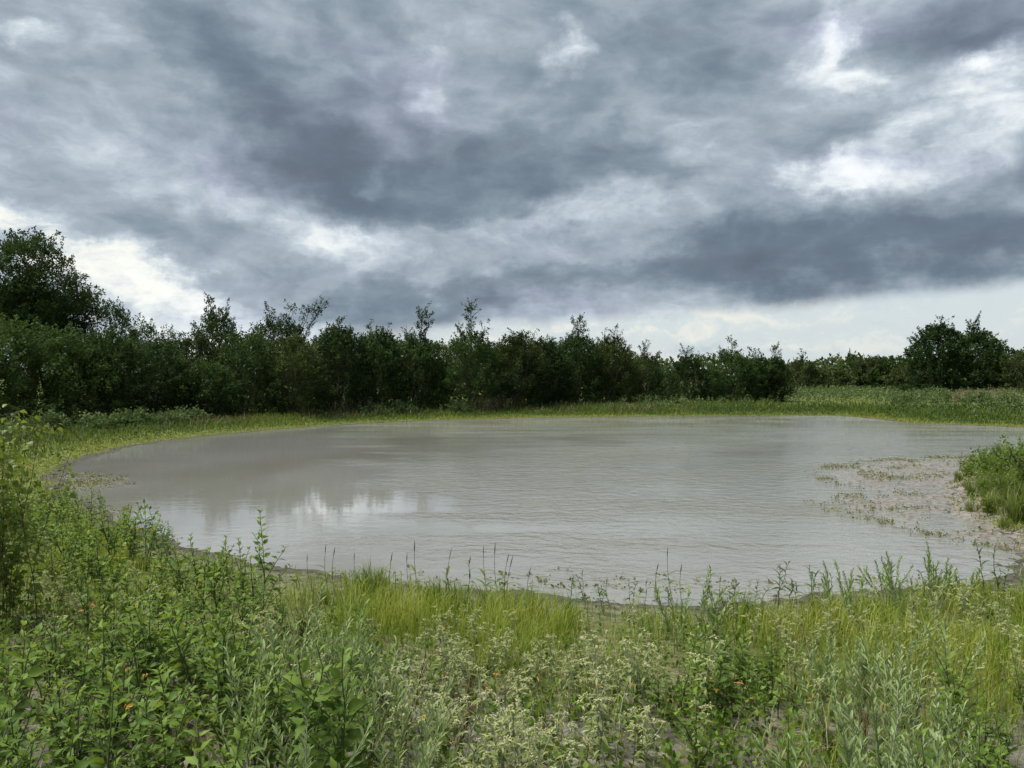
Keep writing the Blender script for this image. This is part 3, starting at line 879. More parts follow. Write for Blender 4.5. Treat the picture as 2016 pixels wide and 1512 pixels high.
    link('meadow_weeds', mb.mesh('meadow_weeds', M['meadow']), kind='stuff', label='tall grey-green weeds covering the far bank and meadow', category='weeds')


def build_water_weeds():
    rg = np.random.default_rng(33)
    x = rg.uniform(MATB[0][0], MATB[1][0], 60000); y = rg.uniform(MATB[0][1], MATB[1][1], 60000)
    w = mat_weight(x, y); cl = fbm(x * 1.3, y * 2.6, 4, 41)
    edge = np.clip(1 - np.abs(w - .45) * 2.2, 0, 1)
    dens = np.clip((cl - .55) * 6, .02, 1) * .7 + edge * .5 * np.clip((cl - .40) * 3, 0, 1)
    keep = (w > .04) & (rg.uniform(0, 1, len(x)) < dens * np.clip(w * 3, 0, 1))
    x, y = x[keep], y[keep]; n = len(x)
    z = np.maximum(height(x, y), 0)
    P = np.stack([x, y, z], -1); th = rg.uniform(0, 2 * pi, n)
    dr = np.stack([np.cos(th) * .8, np.sin(th) * .8, rg.uniform(.3, 1.3, n)], -1)
    mb = MB(); sprigs(mb, P, dr, rg.uniform(.02, .10, n), 6, .038, rg, np.clip(rg.normal(.5, .2, n), 0, 1), .03)
    # thin drifts of the same weed on the shallow water along both ends of the pond
    for (cx, cy, rx, ry, k) in ((-12.3, 19.6, 2.6, 2.6, 2600), (-9.8, 15.2, 2.2, 1.6, 500), (4.5, 10.2, 4.0, .6, 260), (-1.2, 10.6, 4.0, .5, 160)):
        a = rg.uniform(0, 2 * pi, k); q = rg.uniform(0, 1, k) ** .6
        x = cx + rx * q * np.cos(a); y = cy + ry * q * np.sin(a)
        d = shore(x, y); m = (d < .15) & (d > -1.6) & (fbm(x * 1.0, y * 5.0, 3, 44) > .50)
        x, y, d = x[m], y[m], d[m]
        if not len(x): continue
        P = np.stack([x, y, np.maximum(height(x, y, d), 0)], -1); n = len(x); th = rg.uniform(0, 2 * pi, n)
        dr = np.stack([np.cos(th), np.sin(th), rg.uniform(.2, .8, n)], -1)
        sprigs(mb, P, dr, rg.uniform(.02, .09, n), 5, .045, rg, np.clip(rg.normal(.55, .2, n), 0, 1), .03)
    link('floating_weeds', mb.mesh('floating_weeds', M['aquatic']), kind='stuff', label='low water weeds matting the muddy shallows by the promontory', category='weeds')


def build_ground_cover():
    rg = np.random.default_rng(35)
    x, y = sample(42000, (-9, 1.8), (9, 10.5), rg); d = shore(x, y)
    patch = fbm(x * .8, y * .8, 4, 64)
    dens = np.interp(d, [.6, 2.5, 5, 9], [0, .10, .5, .8]) * np.clip((patch - .36) * 5, .08, 1)
    keep = (rg.uniform(0, 1, len(x)) < dens) & (np.abs(x) < y * .72 + .8)
    x, y, d = x[keep], y[keep], d[keep]; n = len(x)
    P = np.stack([x, y, height(x, y, d)], -1); th = rg.uniform(0, 2 * pi, n)
    dr = np.stack([.5 * np.cos(th), .5 * np.sin(th), np.ones(n)], -1)
    mb = MB(); sprigs(mb, P, dr, rg.uniform(.08, .26, n), 8, .042, rg, np.clip(rg.normal(.42, .2, n), 0, 1), .035)
    link('ground_cover', mb.mesh('ground_cover', M['weed_leaf']), kind='stuff', label='small green seedlings filling the soil between the weeds', category='weeds')
    # dead stalks and twigs lying about
    x, y = sample(9000, (-9, 1.8), (9, 10.5), rg); d = shore(x, y); patch = fbm(x * .7, y * .7, 3, 68)
    keep = (d > .4) & (patch > .44); x, y, d = x[keep], y[keep], d[keep]; n = len(x)
    mb = MB(); z = height(x, y, d) + .008
    th = rg.uniform(0, 2 * pi, n); L = rg.uniform(.04, .22, n)
    dr = np.stack([np.cos(th), np.sin(th), rg.uniform(-.05, .25, n)], -1)
    st = np.array([(-.5, 0, 0), (.5, 0, 0), (.35, 1, .0), (-.35, 1, .0), (0, 0, 1), (0, 1, .7)], float)
    sf = np.array([(0, 1, 2, 3), (1, 4, 5, 2), (4, 0, 3, 5)])
    scatter(mb, st, sf, frames(dr), np.stack([rg.uniform(.003, .007, n), L, np.full(n, .005)], -1), np.stack([x, y, z], -1), np.clip(rg.normal(.5, .25, n), 0, 1))
    x, y = sample(5200, (-8, 2.0), (8, 10.2), rg); d = shore(x, y); m = (d > .8) & (fbm(x * 1.1, y * 1.1, 3, 66) > .47); x, y, d = x[m], y[m], d[m]; n = len(x)
    blades(mb, np.stack([x, y, height(x, y, d)], -1), rg.uniform(.15, .50, n), rg.uniform(.003, .006, n), rg.uniform(.1, 1.2, n), rg, np.clip(rg.normal(.55, .25, n), 0, 1))
    link('plant_litter', mb.mesh('plant_litter', M['dry_grass']), kind='stuff', label='dead stalks and plant litter lying on the grey soil', category='litter')


def build_clods():
    rg = np.random.default_rng(37); x, y = sample(60000, (-13, 9), (12, 24), rg); d = shore(x, y)
    lump = fbm(x * 2.2, y * 2.2, 3, 77)
    m = (d > -.22) & (d < .40) & (lump > .50) & (rg.uniform(0, 1, len(x)) < .55); x, y, d = x[m], y[m], d[m]; n = len(x)
    v = np.array([(1, 0, .1), (.5, .85, 0), (-.5, .8, .1), (-1, 0, 0), (-.45, -.85, .1), (.5, -.8, 0), (.15, .1, .75), (-.35, -.1, .6), (.4, -.35, .55)], float)
    f = np.array([(0, 1, 6), (1, 2, 6), (2, 7, 6), (2, 3, 7), (3, 4, 7), (4, 8, 7), (4, 5, 8), (5, 0, 8), (0, 6, 8), (6, 7, 8)])
    th = rg.uniform(0, 2 * pi, n); dr = np.stack([np.cos(th), np.sin(th), rg.normal(0, .15, n)], -1)
    S = rg.uniform(.012, .045, n)[:, None] * np.stack([rg.uniform(.7, 1.3, n), rg.uniform(.7, 1.3, n), rg.uniform(.5, 1.1, n)], -1)
    mb = MB(); scatter(mb, v, f, frames(dr), S, np.stack([x, y, np.maximum(height(x, y, d), -.015) - .004], -1), rg.uniform(0, 1, n))
    link('mud_clods', mb.mesh('mud_clods', M['clod']), kind='stuff', label='dark clods of wet mud strewn along the near waterline', category='mud')


build_grass()
build_clods()
build_water_weeds()
build_ground_cover()

# ------------------------------------------------------------------ single plants
class Plant:
    """one kind of plant: wood meshes, and leaves as transforms so that they can be joined or set one by one"""
    def __init__(s, mat):
        s.mat = mat; s.stem = MB(); s.parts = []; s.R = []; s.S = []; s.P = []; s.T = []; s.turned = []

    def leaf(s, pos, d, size, rg, roll=.25, tint=None, turned=False, up=(0, 0, 1)):
        s.P.append(pos); s.S.append(size)
        s.R.append(frames(np.array([d], float), np.array([rg.normal(0, roll)]), up)[0])
        s.T.append(float(np.clip(rg.normal(.5, .14), 0, 1)) if tint is None else tint); s.turned.append(turned)

    def finish(s, shape, stem_mat, flowers=None, flower_mat=None):
        s.shape = shape
        s.stem_me = s.stem.mesh('stem', M[stem_mat], True)
        R, S, P, T = np.array(s.R), np.array(s.S), np.array(s.P), np.array(s.T)
        tn = np.array(s.turned)
        mb = MB(); k = ~tn
        scatter(mb, shape[0], shape[1], R[k], S[k], P[k], T[k]); s.leaves_me = mb.mesh('leaves', M[s.mat], True)
        s.turned_me = None
        if tn.any():
            mb = MB(); scatter(mb, shape[0], shape[1], R[tn], S[tn], P[tn], T[tn]); s.turned_me = mb.mesh('turned_leaves', M['turned_leaf'], True)
        s.single = []
        for tint in (.3, .5, .7):
            mb = MB(); mb.add(shape[0], shape[1], tint); s.single.append(mb.mesh('leaf', M[s.mat], True))
        mb = MB(); mb.add(shape[0], shape[1], .5); s.single_turned = mb.mesh('turned_leaf', M['turned_leaf'], True)
        s.flowers_me = flowers.mesh('flower_heads', M[flower_mat], True) if flowers is not None and flowers.n else None
        return s

    def place(s, name, label, cat, loc, rotz, scale, group=None, separate=False):
        root = thing(name, label, cat, loc, rotz, (scale * (.9 + .2 * math.sin(rotz * 7) ** 2), scale * (.9 + .2 * math.cos(rotz * 5) ** 2), scale), group)
        root.rotation_euler = (.16 * math.sin(rotz * 13.7), .16 * math.cos(rotz * 9.1), rotz)
        link('stem', s.stem_me, root)
        if separate:
            for R, S, P, T, tn in zip(s.R, s.S, s.P, s.T, s.turned):
                m = Matrix.Identity(4)
                for i in range(3):
                    for j in range(3): m[i][j] = R[i][j] * S
                    m[i][3] = P[i]
                link('leaf', s.single_turned if tn else s.single[0 if T < .42 else (1 if T < .6 else 2)], root, m)
        else:
            o = link('foliage', s.leaves_me, root); o['kind'] = 'stuff'
            if s.turned_me: link('turned_foliage', s.turned_me, root)['kind'] = 'stuff'
        if s.flowers_me: link('flower_heads', s.flowers_me, root)['kind'] = 'stuff'
        return root


def stalk(rg, h, lean=.12, n=7, r0=.006, r1=.0025, base=(0, 0, 0), az=None, curve=.5):
    a = rg.uniform(0, 2 * pi) if az is None else az
    q = np.linspace(0, 1, n)
    off = lean * h * (q ** (1 + curve))
    pts = np.stack([base[0] + off * math.cos(a), base[1] + off * math.sin(a), base[2] + q * h * math.sqrt(max(1 - lean * lean, .05))], -1)
    pts[1:] += rg.normal(0, .006, (n - 1, 3))
    return pts, np.linspace(r0, r1, n)


def along(pts, t):
    k = t * (len(pts) - 1); i = min(int(k), len(pts) - 2); f = k - i
    return pts[i] * (1 - f) + pts[i + 1] * f, unit(pts[i + 1] - pts[i])


def make_broadleaf(seed, h=.75, big=.085, side=3, gap=.052):
    rg = np.random.default_rng(seed); p = Plant('weed_leaf')
    def run(pts, rad, length, size, t0):
        tube(p.stem, pts, rad, 5)
        n = max(3, int(length * (1 - t0) / gap)); ph = rg.uniform(0, pi)
        for i in range(n):
            t = t0 + (1 - t0) * (i + .5) / n
            pos, ax = along(pts, min(t, .995))
            sz = size * np.interp(t, [0, .3, .7, 1], [.75, 1.0, .85, .45])
            for k in (0, 1):
                a = ph + i * pi / 2 + k * pi + rg.normal(0, .25)
                el = np.interp(t, [0, .6, 1], [.05, .35, .95]) + rg.normal(0, .15)
                d = np.array((math.cos(a) * math.cos(el), math.sin(a) * math.cos(el), math.sin(el)))
                q = pos + d * sz * .16
                tube(p.stem, [pos, q], [.0016, .0012], 3)
                p.leaf(q, d, sz * rg.uniform(.8, 1.2), rg, .4, tint=float(np.clip(np.interp(t, [.2, .7, 1], [.36, .5, .78]) + rg.normal(0, .10), 0, 1)), turned=(t < .45 and rg.uniform() < .02))
    pts, rad = stalk(rg, h, rg.uniform(.02, .16))
    run(pts, rad, h, big, .18)
    for j in range(side):
        b, _ = along(pts, rg.uniform(.12, .55)); l = h * rg.uniform(.35, .55)
        q, r = stalk(rg, l, rg.uniform(.35, .6), 6, .004, .002, b)
        run(q, r, l, big * .75, .3)
    return p.finish(OVATE, 'stem')


def make_croton(seed, h=.5):
    rg = np.random.default_rng(seed); p = Plant('croton_leaf'); fl = MB()
    ico_v = np.array([(0, 0, -1), (.9, 0, -.2), (0, .9, -.2), (-.9, 0, -.2), (0, -.9, -.2), (.6, .6, .4), (-.6, .6, .4), (-.6, -.6, .4), (.6, -.6, .4), (0, 0, 1)], float)
    ico_f = np.array([(0, 2, 1), (0, 3, 2), (0, 4, 3), (0, 1, 4), (1, 2, 5), (2, 3, 6), (3, 4, 7), (4, 1, 8), (1, 5, 8), (2, 6, 5), (3, 7, 6), (4, 8, 7), (5, 6, 9), (6, 7, 9), (7, 8, 9), (8, 5, 9)])
    def head(c, k, s):
        P = c + rg.normal(0, 1, (k, 3)) * (.010, .010, .006) + (0, 0, .004)
        scatter(fl, ico_v, ico_f, frames(rg.normal(0, 1, (k, 3))), rg.uniform(.5, 1.1, k) * s, P, np.clip(rg.normal(.5, .2, k), 0, 1))
    pts, rad = stalk(rg, h * .6, rg.uniform(.03, .2), 6, .005, .003); tube(p.stem, pts, rad, 5)
    for i in range(11):
        t = .2 + .8 * i / 11; pos, _ = along(pts, t); a = i * 2.4 + rg.normal(0, .3); el = rg.uniform(-.25, .35)
        d = np.array((math.cos(a) * math.cos(el), math.sin(a) * math.cos(el), math.sin(el)))
        tube(p.stem, [pos, pos + d * .015], [.0012, .001], 3)
        p.leaf(pos + d * .015, d, rg.uniform(.055, .085), rg, .4, turned=(rg.uniform() < .07))
    nb = int(rg.integers(4, 7))
    for j in range(nb):
        b, _ = along(pts, rg.uniform(.5, 1.0)); l = h * rg.uniform(.3, .52); a = j * 2 * pi / nb + rg.normal(0, .3)
        q, r = stalk(rg, l, rg.uniform(.25, .6), 5, .003, .0018, b, a); tube(p.stem, q, r, 4)
        for i in range(8):
            t = .2 + .8 * i / 8; pos, _ = along(q, min(t, .99)); aa = i * 2.4 + rg.normal(0, .4); el = rg.uniform(-.2, .6)
            d = np.array((math.cos(aa) * math.cos(el), math.sin(aa) * math.cos(el), math.sin(el)))
            p.leaf(pos + d * .008, d, rg.uniform(.035, .062), rg, .4)
        c = q[-1]
        head(c, 6, .006)
        for i in range(5):
            aa = i * 2 * pi / 5 + rg.normal(0, .3); d = np.array((math.cos(aa), math.sin(aa), .35)); p.leaf(c + d * .004, d, rg.uniform(.022, .038), rg, .4, tint=.75)
    return p.finish(LANCE, 'pale_stem', fl, 'croton_flower')


def make_silver(seed, h=.6, stems=6, size=.058, tight=1.0):
    rg = np.random.default_rng(seed); p = Plant('silver_leaf')
    for s in range(stems):
        a = rg.uniform(0, 2 * pi); hh = h * rg.uniform(.7, 1.1); b = np.array((math.cos(a), math.sin(a), 0)) * rg.uniform(0, .035)
        pts, rad = stalk(rg, hh, rg.uniform(.05, .42), 7, .004, .002, b, a, .2); tube(p.stem, pts, rad, 4)
        n = int(hh / .017)
        for i in range(n):
            t = .22 + .78 * i / n; pos, ax = along(pts, min(t, .99)); aa = i * 2.4 + rg.normal(0, .3)
            d = ax * (1.15 * tight) + np.array((math.cos(aa), math.sin(aa), 0)) * rg.uniform(.5, .9) + rg.normal(0, .12, 3)
            p.leaf(pos, d, size * np.interp(t, [.2, .5, 1], [.75, 1.05, .8]) * rg.uniform(.8, 1.2), rg, .5, turned=(t < .5 and rg.uniform() < .025))
    return p.finish(NARROW, 'pale_stem')


def make_waterweed(seed, h=.55):
    rg = np.random.default_rng(seed); p = Plant('willow_leaf')
    for s in range(int(rg.integers(1, 3))):
        pts, rad = stalk(rg, h * rg.uniform(.75, 1.0), rg.uniform(.02, .2), 7, .0045, .002, (rg.normal(0, .03), rg.normal(0, .03), 0)); tube(p.stem, pts, rad, 4)
        n = 13
        for i in range(n):
            t = .22 + .78 * i / n; pos, ax = along(pts, min(t, .99)); a = i * 2.4 + rg.normal(0, .4); el = np.interp(t, [.2, 1], [.35, 1.1]) + rg.normal(0, .2)
            d = np.array((math.cos(a) * math.cos(el), math.sin(a) * math.cos(el), math.sin(el)))
            p.leaf(pos, d, rg.uniform(.075, .125) * np.interp(t, [.2, .6, 1], [.9, 1.1, .65]), rg, .5)
    return p.finish(WILLOW, 'dark_stem')


def make_tuft(seed, n=110, h=.42):
    rg = np.random.default_rng(seed); mb = MB()
    P = np.stack([rg.normal(0, .05, n), rg.normal(0, .05, n), np.zeros(n)], -1)
    blades(mb, P, h * rg.uniform(.5, 1.2, n), rg.uniform(.006, .011, n), rg.uniform(.1, 1.1, n), rg, np.clip(rg.normal(.5, .32, n), 0, 1))
    return mb.mesh('grass_tuft', M['tuft_grass'])


def scatter_px(poly, n, rg, seed_gap=.1, ymax=15, taken=None, clump=True):
    """n ground points whose foot falls inside a patch of the photograph, spread evenly over the ground"""
    poly = np.array(poly, float); out = []
    for _ in range(60):
        if len(out) >= n: break
        y = rg.uniform(2.2, ymax, 4000); x = rg.uniform(-.78, .78, 4000) * (y + .3)
        keep = rg.uniform(0, 1, 4000) < (y + .3) / (ymax + .3); x, y = x[keep], y[keep]
        z = height(x, y); px, py = to_px(x, y, z)
        ok = signed(poly, px + rg.normal(0, 45, len(px)), py + rg.normal(0, 22, len(px))) < 0
        ok &= shore(x, y) > .3
        if clump: ok &= fbm(x * 1.25, y * 1.25, 3, 99) + rg.normal(0, .07, len(x)) > .46
        for a, b, c in zip(x[ok], y[ok], z[ok]):
            if all((a - q[0]) ** 2 + (b - q[1]) ** 2 > seed_gap ** 2 for q in (taken or [])) and all((a - q[0]) ** 2 + (b - q[1]) ** 2 > seed_gap ** 2 for q in out):
                out.append((a, b, c))
                if len(out) >= n: break
    if taken is not None: taken.extend(out)
    return out


def build_foreground():
    rg = np.random.default_rng(77); taken = []
    broad = [make_broadleaf(500 + i, h, b, s) for i, (h, b, s) in enumerate(((.62, .094, 6), (.72, .102, 6), (.50, .090, 6), (.66, .082, 8), (.42, .094, 6), (.56, .074, 7), (.35, .084, 5), (.60, .106, 5)))]
    croton = [make_croton(540 + i, h) for i, h in enumerate((.46, .54, .38, .50, .58, .32, .42, .48))]
    silver = [make_silver(560 + i, h, s) for i, (h, s) in enumerate(((.55, 7), (.65, 6), (.48, 8), (.60, 5)))]
    tall_silver = [make_silver(580 + i, h, s, .075, 1.5) for i, (h, s) in enumerate(((.85, 4), (.72, 5)))]
    shoots = [make_waterweed(590 + i, h) for i, h in enumerate((.55, .65, .45, .60, .38))]

    ORD = 'first second third fourth fifth sixth seventh eighth ninth tenth eleventh twelfth thirteenth fourteenth fifteenth sixteenth'.split()

    def patch(kinds, name, cat, label, group, poly, n, scale, gap, nsep=0, ymax=15, short='', clump=True):
        pts = scatter_px(poly, n, rg, gap, ymax, taken, clump)
        pts.sort(key=lambda q: q[1])
        front = [q for q in pts if q[1] > 2.75][:nsep]
        front.sort(key=lambda q: q[0] / q[1])
        rank = {q: i for i, q in enumerate(front)}
        for q in pts:
            k = kinds[int(rg.integers(len(kinds)))]
            sep = q in rank
            lab = f'{ORD[rank[q]]} from left in the front row of {short}' if sep else label
            k.place(name, lab, cat, (q[0], q[1], q[2] - .012), rg.uniform(0, 2 * pi), rg.uniform(*scale), group, sep)

    # broad-leaved weeds
    patch(broad, 'broadleaf_weed', 'weed', 'broad-leaved green weed in the crowded patch along the bottom of the left bank', 'broad-leaved weeds, front of the left bank',
          [(-60, 1390), (150, 1370), (420, 1400), (560, 1500), (700, 1560), (720, 1800), (-60, 1800)], 60, (.7, 1.3), .12, 16, short='broad-leaved weeds on the left bank')
    patch(broad, 'broadleaf_weed', 'weed', 'broad-leaved green weed at the very bottom of the picture in the left corner', 'broad-leaved weeds, bottom left corner',
          [(-80, 1500), (420, 1510), (520, 1800), (-80, 1800)], 26, (.75, 1.15), .15, clump=False)
    patch(broad, 'broadleaf_weed', 'weed', 'broad-leaved green weed growing in the middle of the left bank below the twin-stemmed tall weed', 'broad-leaved weeds, middle of the left bank',
          [(130, 1130), (340, 1120), (480, 1200), (520, 1290), (430, 1400), (150, 1370)], 78, (.65, 1.25), .12)
    patch(broad[:2] + broad[3:4], 'broadleaf_weed', 'weed', 'tall broad-leaved weed in the belt along the left end of the pond', 'broad-leaved weeds by the left end of the pond',
          [(-40, 1010), (180, 1020), (340, 1080), (350, 1130), (130, 1140), (-40, 1110)], 48, (.65, 1.1), .16)
    patch(broad, 'broadleaf_weed', 'weed', 'tall broad-leaved weed in the bushy growth at the left picture edge under the vine-hung bush', 'broad-leaved weeds at the left picture edge',
          [(-70, 985), (80, 1000), (120, 1090), (-70, 1110)], 24, (1.0, 1.5), .16)
    patch(broad, 'broadleaf_weed', 'weed', 'dark green broad-leaved weed in the clump between the pale flowering weeds and the silvery plants', 'broad-leaved weeds, clump right of centre',
          [(1330, 1390), (1520, 1370), (1600, 1500), (1580, 1750), (1330, 1750)], 22, (.7, 1.0), .12, 6, short='the dark green clump right of centre')
    patch(broad, 'broadleaf_weed', 'weed', 'green broad-leaved weed low in the bottom right corner', 'broad-leaved weeds, bottom right corner',
          [(1880, 1470), (2060, 1440), (2100, 1780), (1860, 1780)], 16, (.7, 1.0), .13, 4, short='broad-leaved weeds, bottom right corner')
    patch(broad[2:], 'broadleaf_weed', 'weed', 'small broad-leaved weed scattered in the yellow-green grass', 'broad-leaved weeds scattered in the grass',
          [(560, 1250), (1000, 1260), (1960, 1240), (2016, 1380), (1500, 1380), (1000, 1420), (620, 1380)], 22, (.5, .85), .25)
    # pale flowering weeds
    patch(croton, 'pale_flowering_weed', 'weed', 'pale woolly weed with cream flower heads in the broad patch at bottom centre', 'pale flowering weeds, bottom centre',
          [(860, 1430), (1040, 1380), (1330, 1370), (1420, 1440), (1400, 1800), (800, 1800)], 70, (.55, 1.2), .11, 14, short='pale flowering weeds at bottom centre')
    patch(croton, 'pale_flowering_weed', 'weed', 'pale woolly weed with cream flower heads standing in front of the yellow-green grass', 'pale flowering weeds before the grass',
          [(700, 1330), (1000, 1290), (1350, 1280), (1560, 1300), (1560, 1370), (1330, 1370), (1040, 1380), (860, 1430), (740, 1400)], 44, (.7, 1.0), .16)
    patch(croton, 'pale_flowering_weed', 'weed', 'pale woolly weed with cream flower heads among the silvery plants on the right', 'pale flowering weeds on the right',
          [(1560, 1270), (2050, 1230), (2080, 1460), (1600, 1470)], 44, (.7, 1.0), .17)
    patch(croton, 'pale_flowering_weed', 'weed', 'lone pale woolly weed poking out of the green weeds on the left bank', 'pale flowering weeds on the left bank',
          [(130, 1150), (360, 1150), (480, 1300), (460, 1600), (250, 1600), (150, 1350)], 18, (.85, 1.2), .25)
    # silvery plants
    patch(silver, 'silvery_plant', 'plant', 'blue-green silvery narrow-leaved plant in the tuft left of bottom centre', 'silvery plants left of bottom centre',
          [(470, 1450), (640, 1400), (830, 1420), (860, 1520), (800, 1780), (480, 1780)], 22, (.75, 1.25), .16, 2, short='silvery plants left of bottom centre')
    patch(silver, 'silvery_plant', 'plant', 'blue-green silvery narrow-leaved plant in the patch at lower right', 'silvery plants at lower right',
          [(1520, 1380), (1700, 1330), (1880, 1360), (1900, 1560), (1860, 1780), (1580, 1780)], 22, (.75, 1.3), .17, 2, short='silvery plants at lower right')
    patch(tall_silver, 'silvery_plant', 'plant', 'tall whitish-stemmed silvery plant leaning over the grass near the right waterline', 'tall silvery plants near the right waterline',
          [(1640, 1230), (1990, 1200), (2016, 1290), (1660, 1300)], 14, (.7, 1.0), .3)
    for i, (px, py, s, lab) in enumerate(((1368, 1292, 1.05, 'tall silvery plant standing out against the water right of centre'), (1420, 1300, .85, 'silvery plant leaning right, beside the tall one that stands against the water'), (1335, 1285, .9, 'slim silvery plant just left of the tall one that stands against the water'))):
        tall_silver[i % 2].place('silvery_plant', lab, 'plant', at_px(px, py), 1.3 * i, s)
    # leafy shoots at the waterline
    labs = 'narrow-leaved dark shoot at the near waterline, right half of the bank'
    for i, (px, py) in enumerate([(880, 1205), (925, 1210), (1115, 1205), (1150, 1208), (1190, 1210), (1240, 1212), (1270, 1216), (1430, 1218), (1520, 1215), (1560, 1212), (1600, 1216), (1640, 1214), (1695, 1208), (1740, 1206), (1770, 1210), (1830, 1200), (1862, 1196), (1895, 1192), (1945, 1180), (1965, 1176), (1480, 1225), (1380, 1224), (1320, 1222), (1800, 1215), (1720, 1225)]):
        left = px < 1300
        shoots[i % 5].place('waterside_shoot', 'narrow-leaved dark shoot at the near waterline, around the middle of the bank' if left else labs, 'plant', at_px(px, py), rg.uniform(0, 6), rg.uniform(.75, 1.25), 'narrow-leaved shoots, middle of the near waterline' if left else 'narrow-leaved shoots, right of the near waterline')
    # the tall twin-stemmed weed that stands against the water, and its neighbour
    hero = make_broadleaf(620, 1.25, .105, 5, .058); hero2 = make_broadleaf(621, .95, .10, 5, .055)
    a = at_px(515, 1262)
    hero.place('tall_weed', 'tallest broad-leaved weed, its slender stem standing against the pond left of centre', 'weed', a, .6, 1.0, None, True)
    hero2.place('tall_weed', 'shorter leafy companion stem beside the tallest broad-leaved weed', 'weed', (a[0] - .16, a[1] + .1, a[2]), 2.1, 1.0, None, True)
    for px, py, lab in ((318, 1130, 'broad-leaved weed with big upper leaves overlapping the water at the left bank'), (288, 1125, 'large-leaved weed just left of the one overlapping the water')):
        make_broadleaf(630 + px, 1.0, .13, 4, .07).place('tall_weed', lab, 'weed', at_px(px, py), 1.0, 1.0, None, True)
    # grass tufts
    tufts = [make_tuft(700 + i, n, h) for i, (n, h) in enumerate(((120, .45), (150, .52), (90, .36)))]
    spots = [(738, 1172, 1.2), (720, 1180, .8), (868, 1205, 1.15), (850, 1195, .8), (905, 1210, .8), (960, 1212, 1.0), (1050, 1215, .9), (1120, 1235, .8), (1340, 1235, .9), (1455, 1232, 1.1), (1610, 1228, .9), (1500, 1235, .8), (640, 1190, .6), (1945, 1010, .9), (1975, 1040, .8), (2000, 985, .9), (1905, 965, .7), (550, 1320, .6), (420, 1140, .6), (480, 1165, .6)]
    for i, (px, py, s) in enumerate(spots):
        o = thing('grass_tuft', '', 'grass tuft', at_px(px, py), i * 1.7, s, 'grass tufts by the water')
        link('blades', tufts[i % 3], o)['kind'] = 'stuff'
        o['label'] = 'bright green grass tuft on the promontory at the right' if py < 1100 else ('tallest bright green grass tuft at the near waterline left of centre' if i == 0 else 'bright green grass tuft on the near bank by the waterline')
        if py < 1100: o['group'] = 'grass tufts on the promontory'
        if i == 0: del o['group']
    for i in range(80):
        px, py = rg.uniform(1870, 2040), rg.uniform(890, 1045)
        if py > 1000 + (px - 1885) * .35: continue
        q = at_px(px, py)
        if float(shore(np.array([q[0]]), np.array([q[1]]))[0]) < .35: continue
        if i % 3: link('blades', tufts[i % 3], thing('grass_tuft', 'loose green grass tuft growing on the slope of the promontory', 'grass tuft', q, i * 1.3, rg.uniform(.7, 1.6), 'loose grass tufts on the promontory slope'))['kind'] = 'stuff'
        else: broad[i % 8].place('broadleaf_weed', 'broad-leaved weed among the grass of the promontory', 'weed', q, i * 1.1, rg.uniform(.7, 1.1), 'broad-leaved weeds on the promontory')
    # seed stalks against the water
    tops = [(604, 1092), (641, 1071), (659, 1077), (697, 1088), (772, 1087), (801, 1088), (816, 1064), (889, 1078), (952, 1073), (975, 1069), (1002, 1090), (1010, 1094), (1045, 1118), (1297, 1109), (1315, 1077), (1343, 1111), (1196, 1140), (1420, 1135)]
    order = ['first', 'second', 'third', 'fourth', 'fifth', 'sixth', 'seventh', 'eighth', 'ninth', 'tenth', 'eleventh', 'twelfth', 'thirteenth']
    for i, (px, py) in enumerate(sorted(tops)):
        base = np.array(at_px(px + rg.uniform(-14, 14), 1185 + rg.uniform(0, 22) if px > 700 else 1168))
        t = (756 - py) / FPX; dist = base[1]
        tip = np.array(((px - 1008) / FPX * dist, dist, CAM_Z + (HORIZON - py) / FPX * dist))
        q = np.linspace(0, 1, 7)[:, None]; pts = (tip - base) * q; pts[:, 0] -= .03 * np.sin(q[:, 0] * pi)
        lab = (order[i] + ' thin grass stalk with a dark seed head from the left along the near waterline') if i < 13 else ['slim seed stalk against the water under the right glare', 'tallest seed stalk right of centre with a narrow dark head', 'short seed stalk beside the tall silvery plant', 'seed stalk right of the tall silvery plant', 'lowest seed stalk at the right'][i - 13]
        root = thing('seed_stalk', lab, 'grass stalk', tuple(base), group='seed stalks along the near waterline')
        mb = MB(); tube(mb, pts[:6], np.linspace(.0035, .0022, 6), 4); link('stem', mb.mesh('stem', M['dark_stem'], True), root)
        hp = pts[5] + (pts[6] - pts[5]) * np.linspace(-.25, 1, 6)[:, None]
        mb = MB(); tube(mb, hp, np.array((.002, .0045, .0055, .005, .0035, .001)) * rg.uniform(.8, 1.2), 6); link('seed_head', mb.mesh('seed_head', M['seed_head'], True), root)
        mb = MB(); k = 4; th = rg.uniform(0, 6.3, k)
        scatter(mb, WILLOW[0], WILLOW[1], frames(np.stack([np.cos(th), np.sin(th), np.full(k, .9)], -1)), np.stack([np.full(k, .2), rg.uniform(.16, .26, k), np.full(k, .2)], -1), pts[[1, 2, 2, 3]], np.full(k, .5)); link('blades', mb.mesh('blades', M['tuft_grass'], True), root)['kind'] = 'stuff'
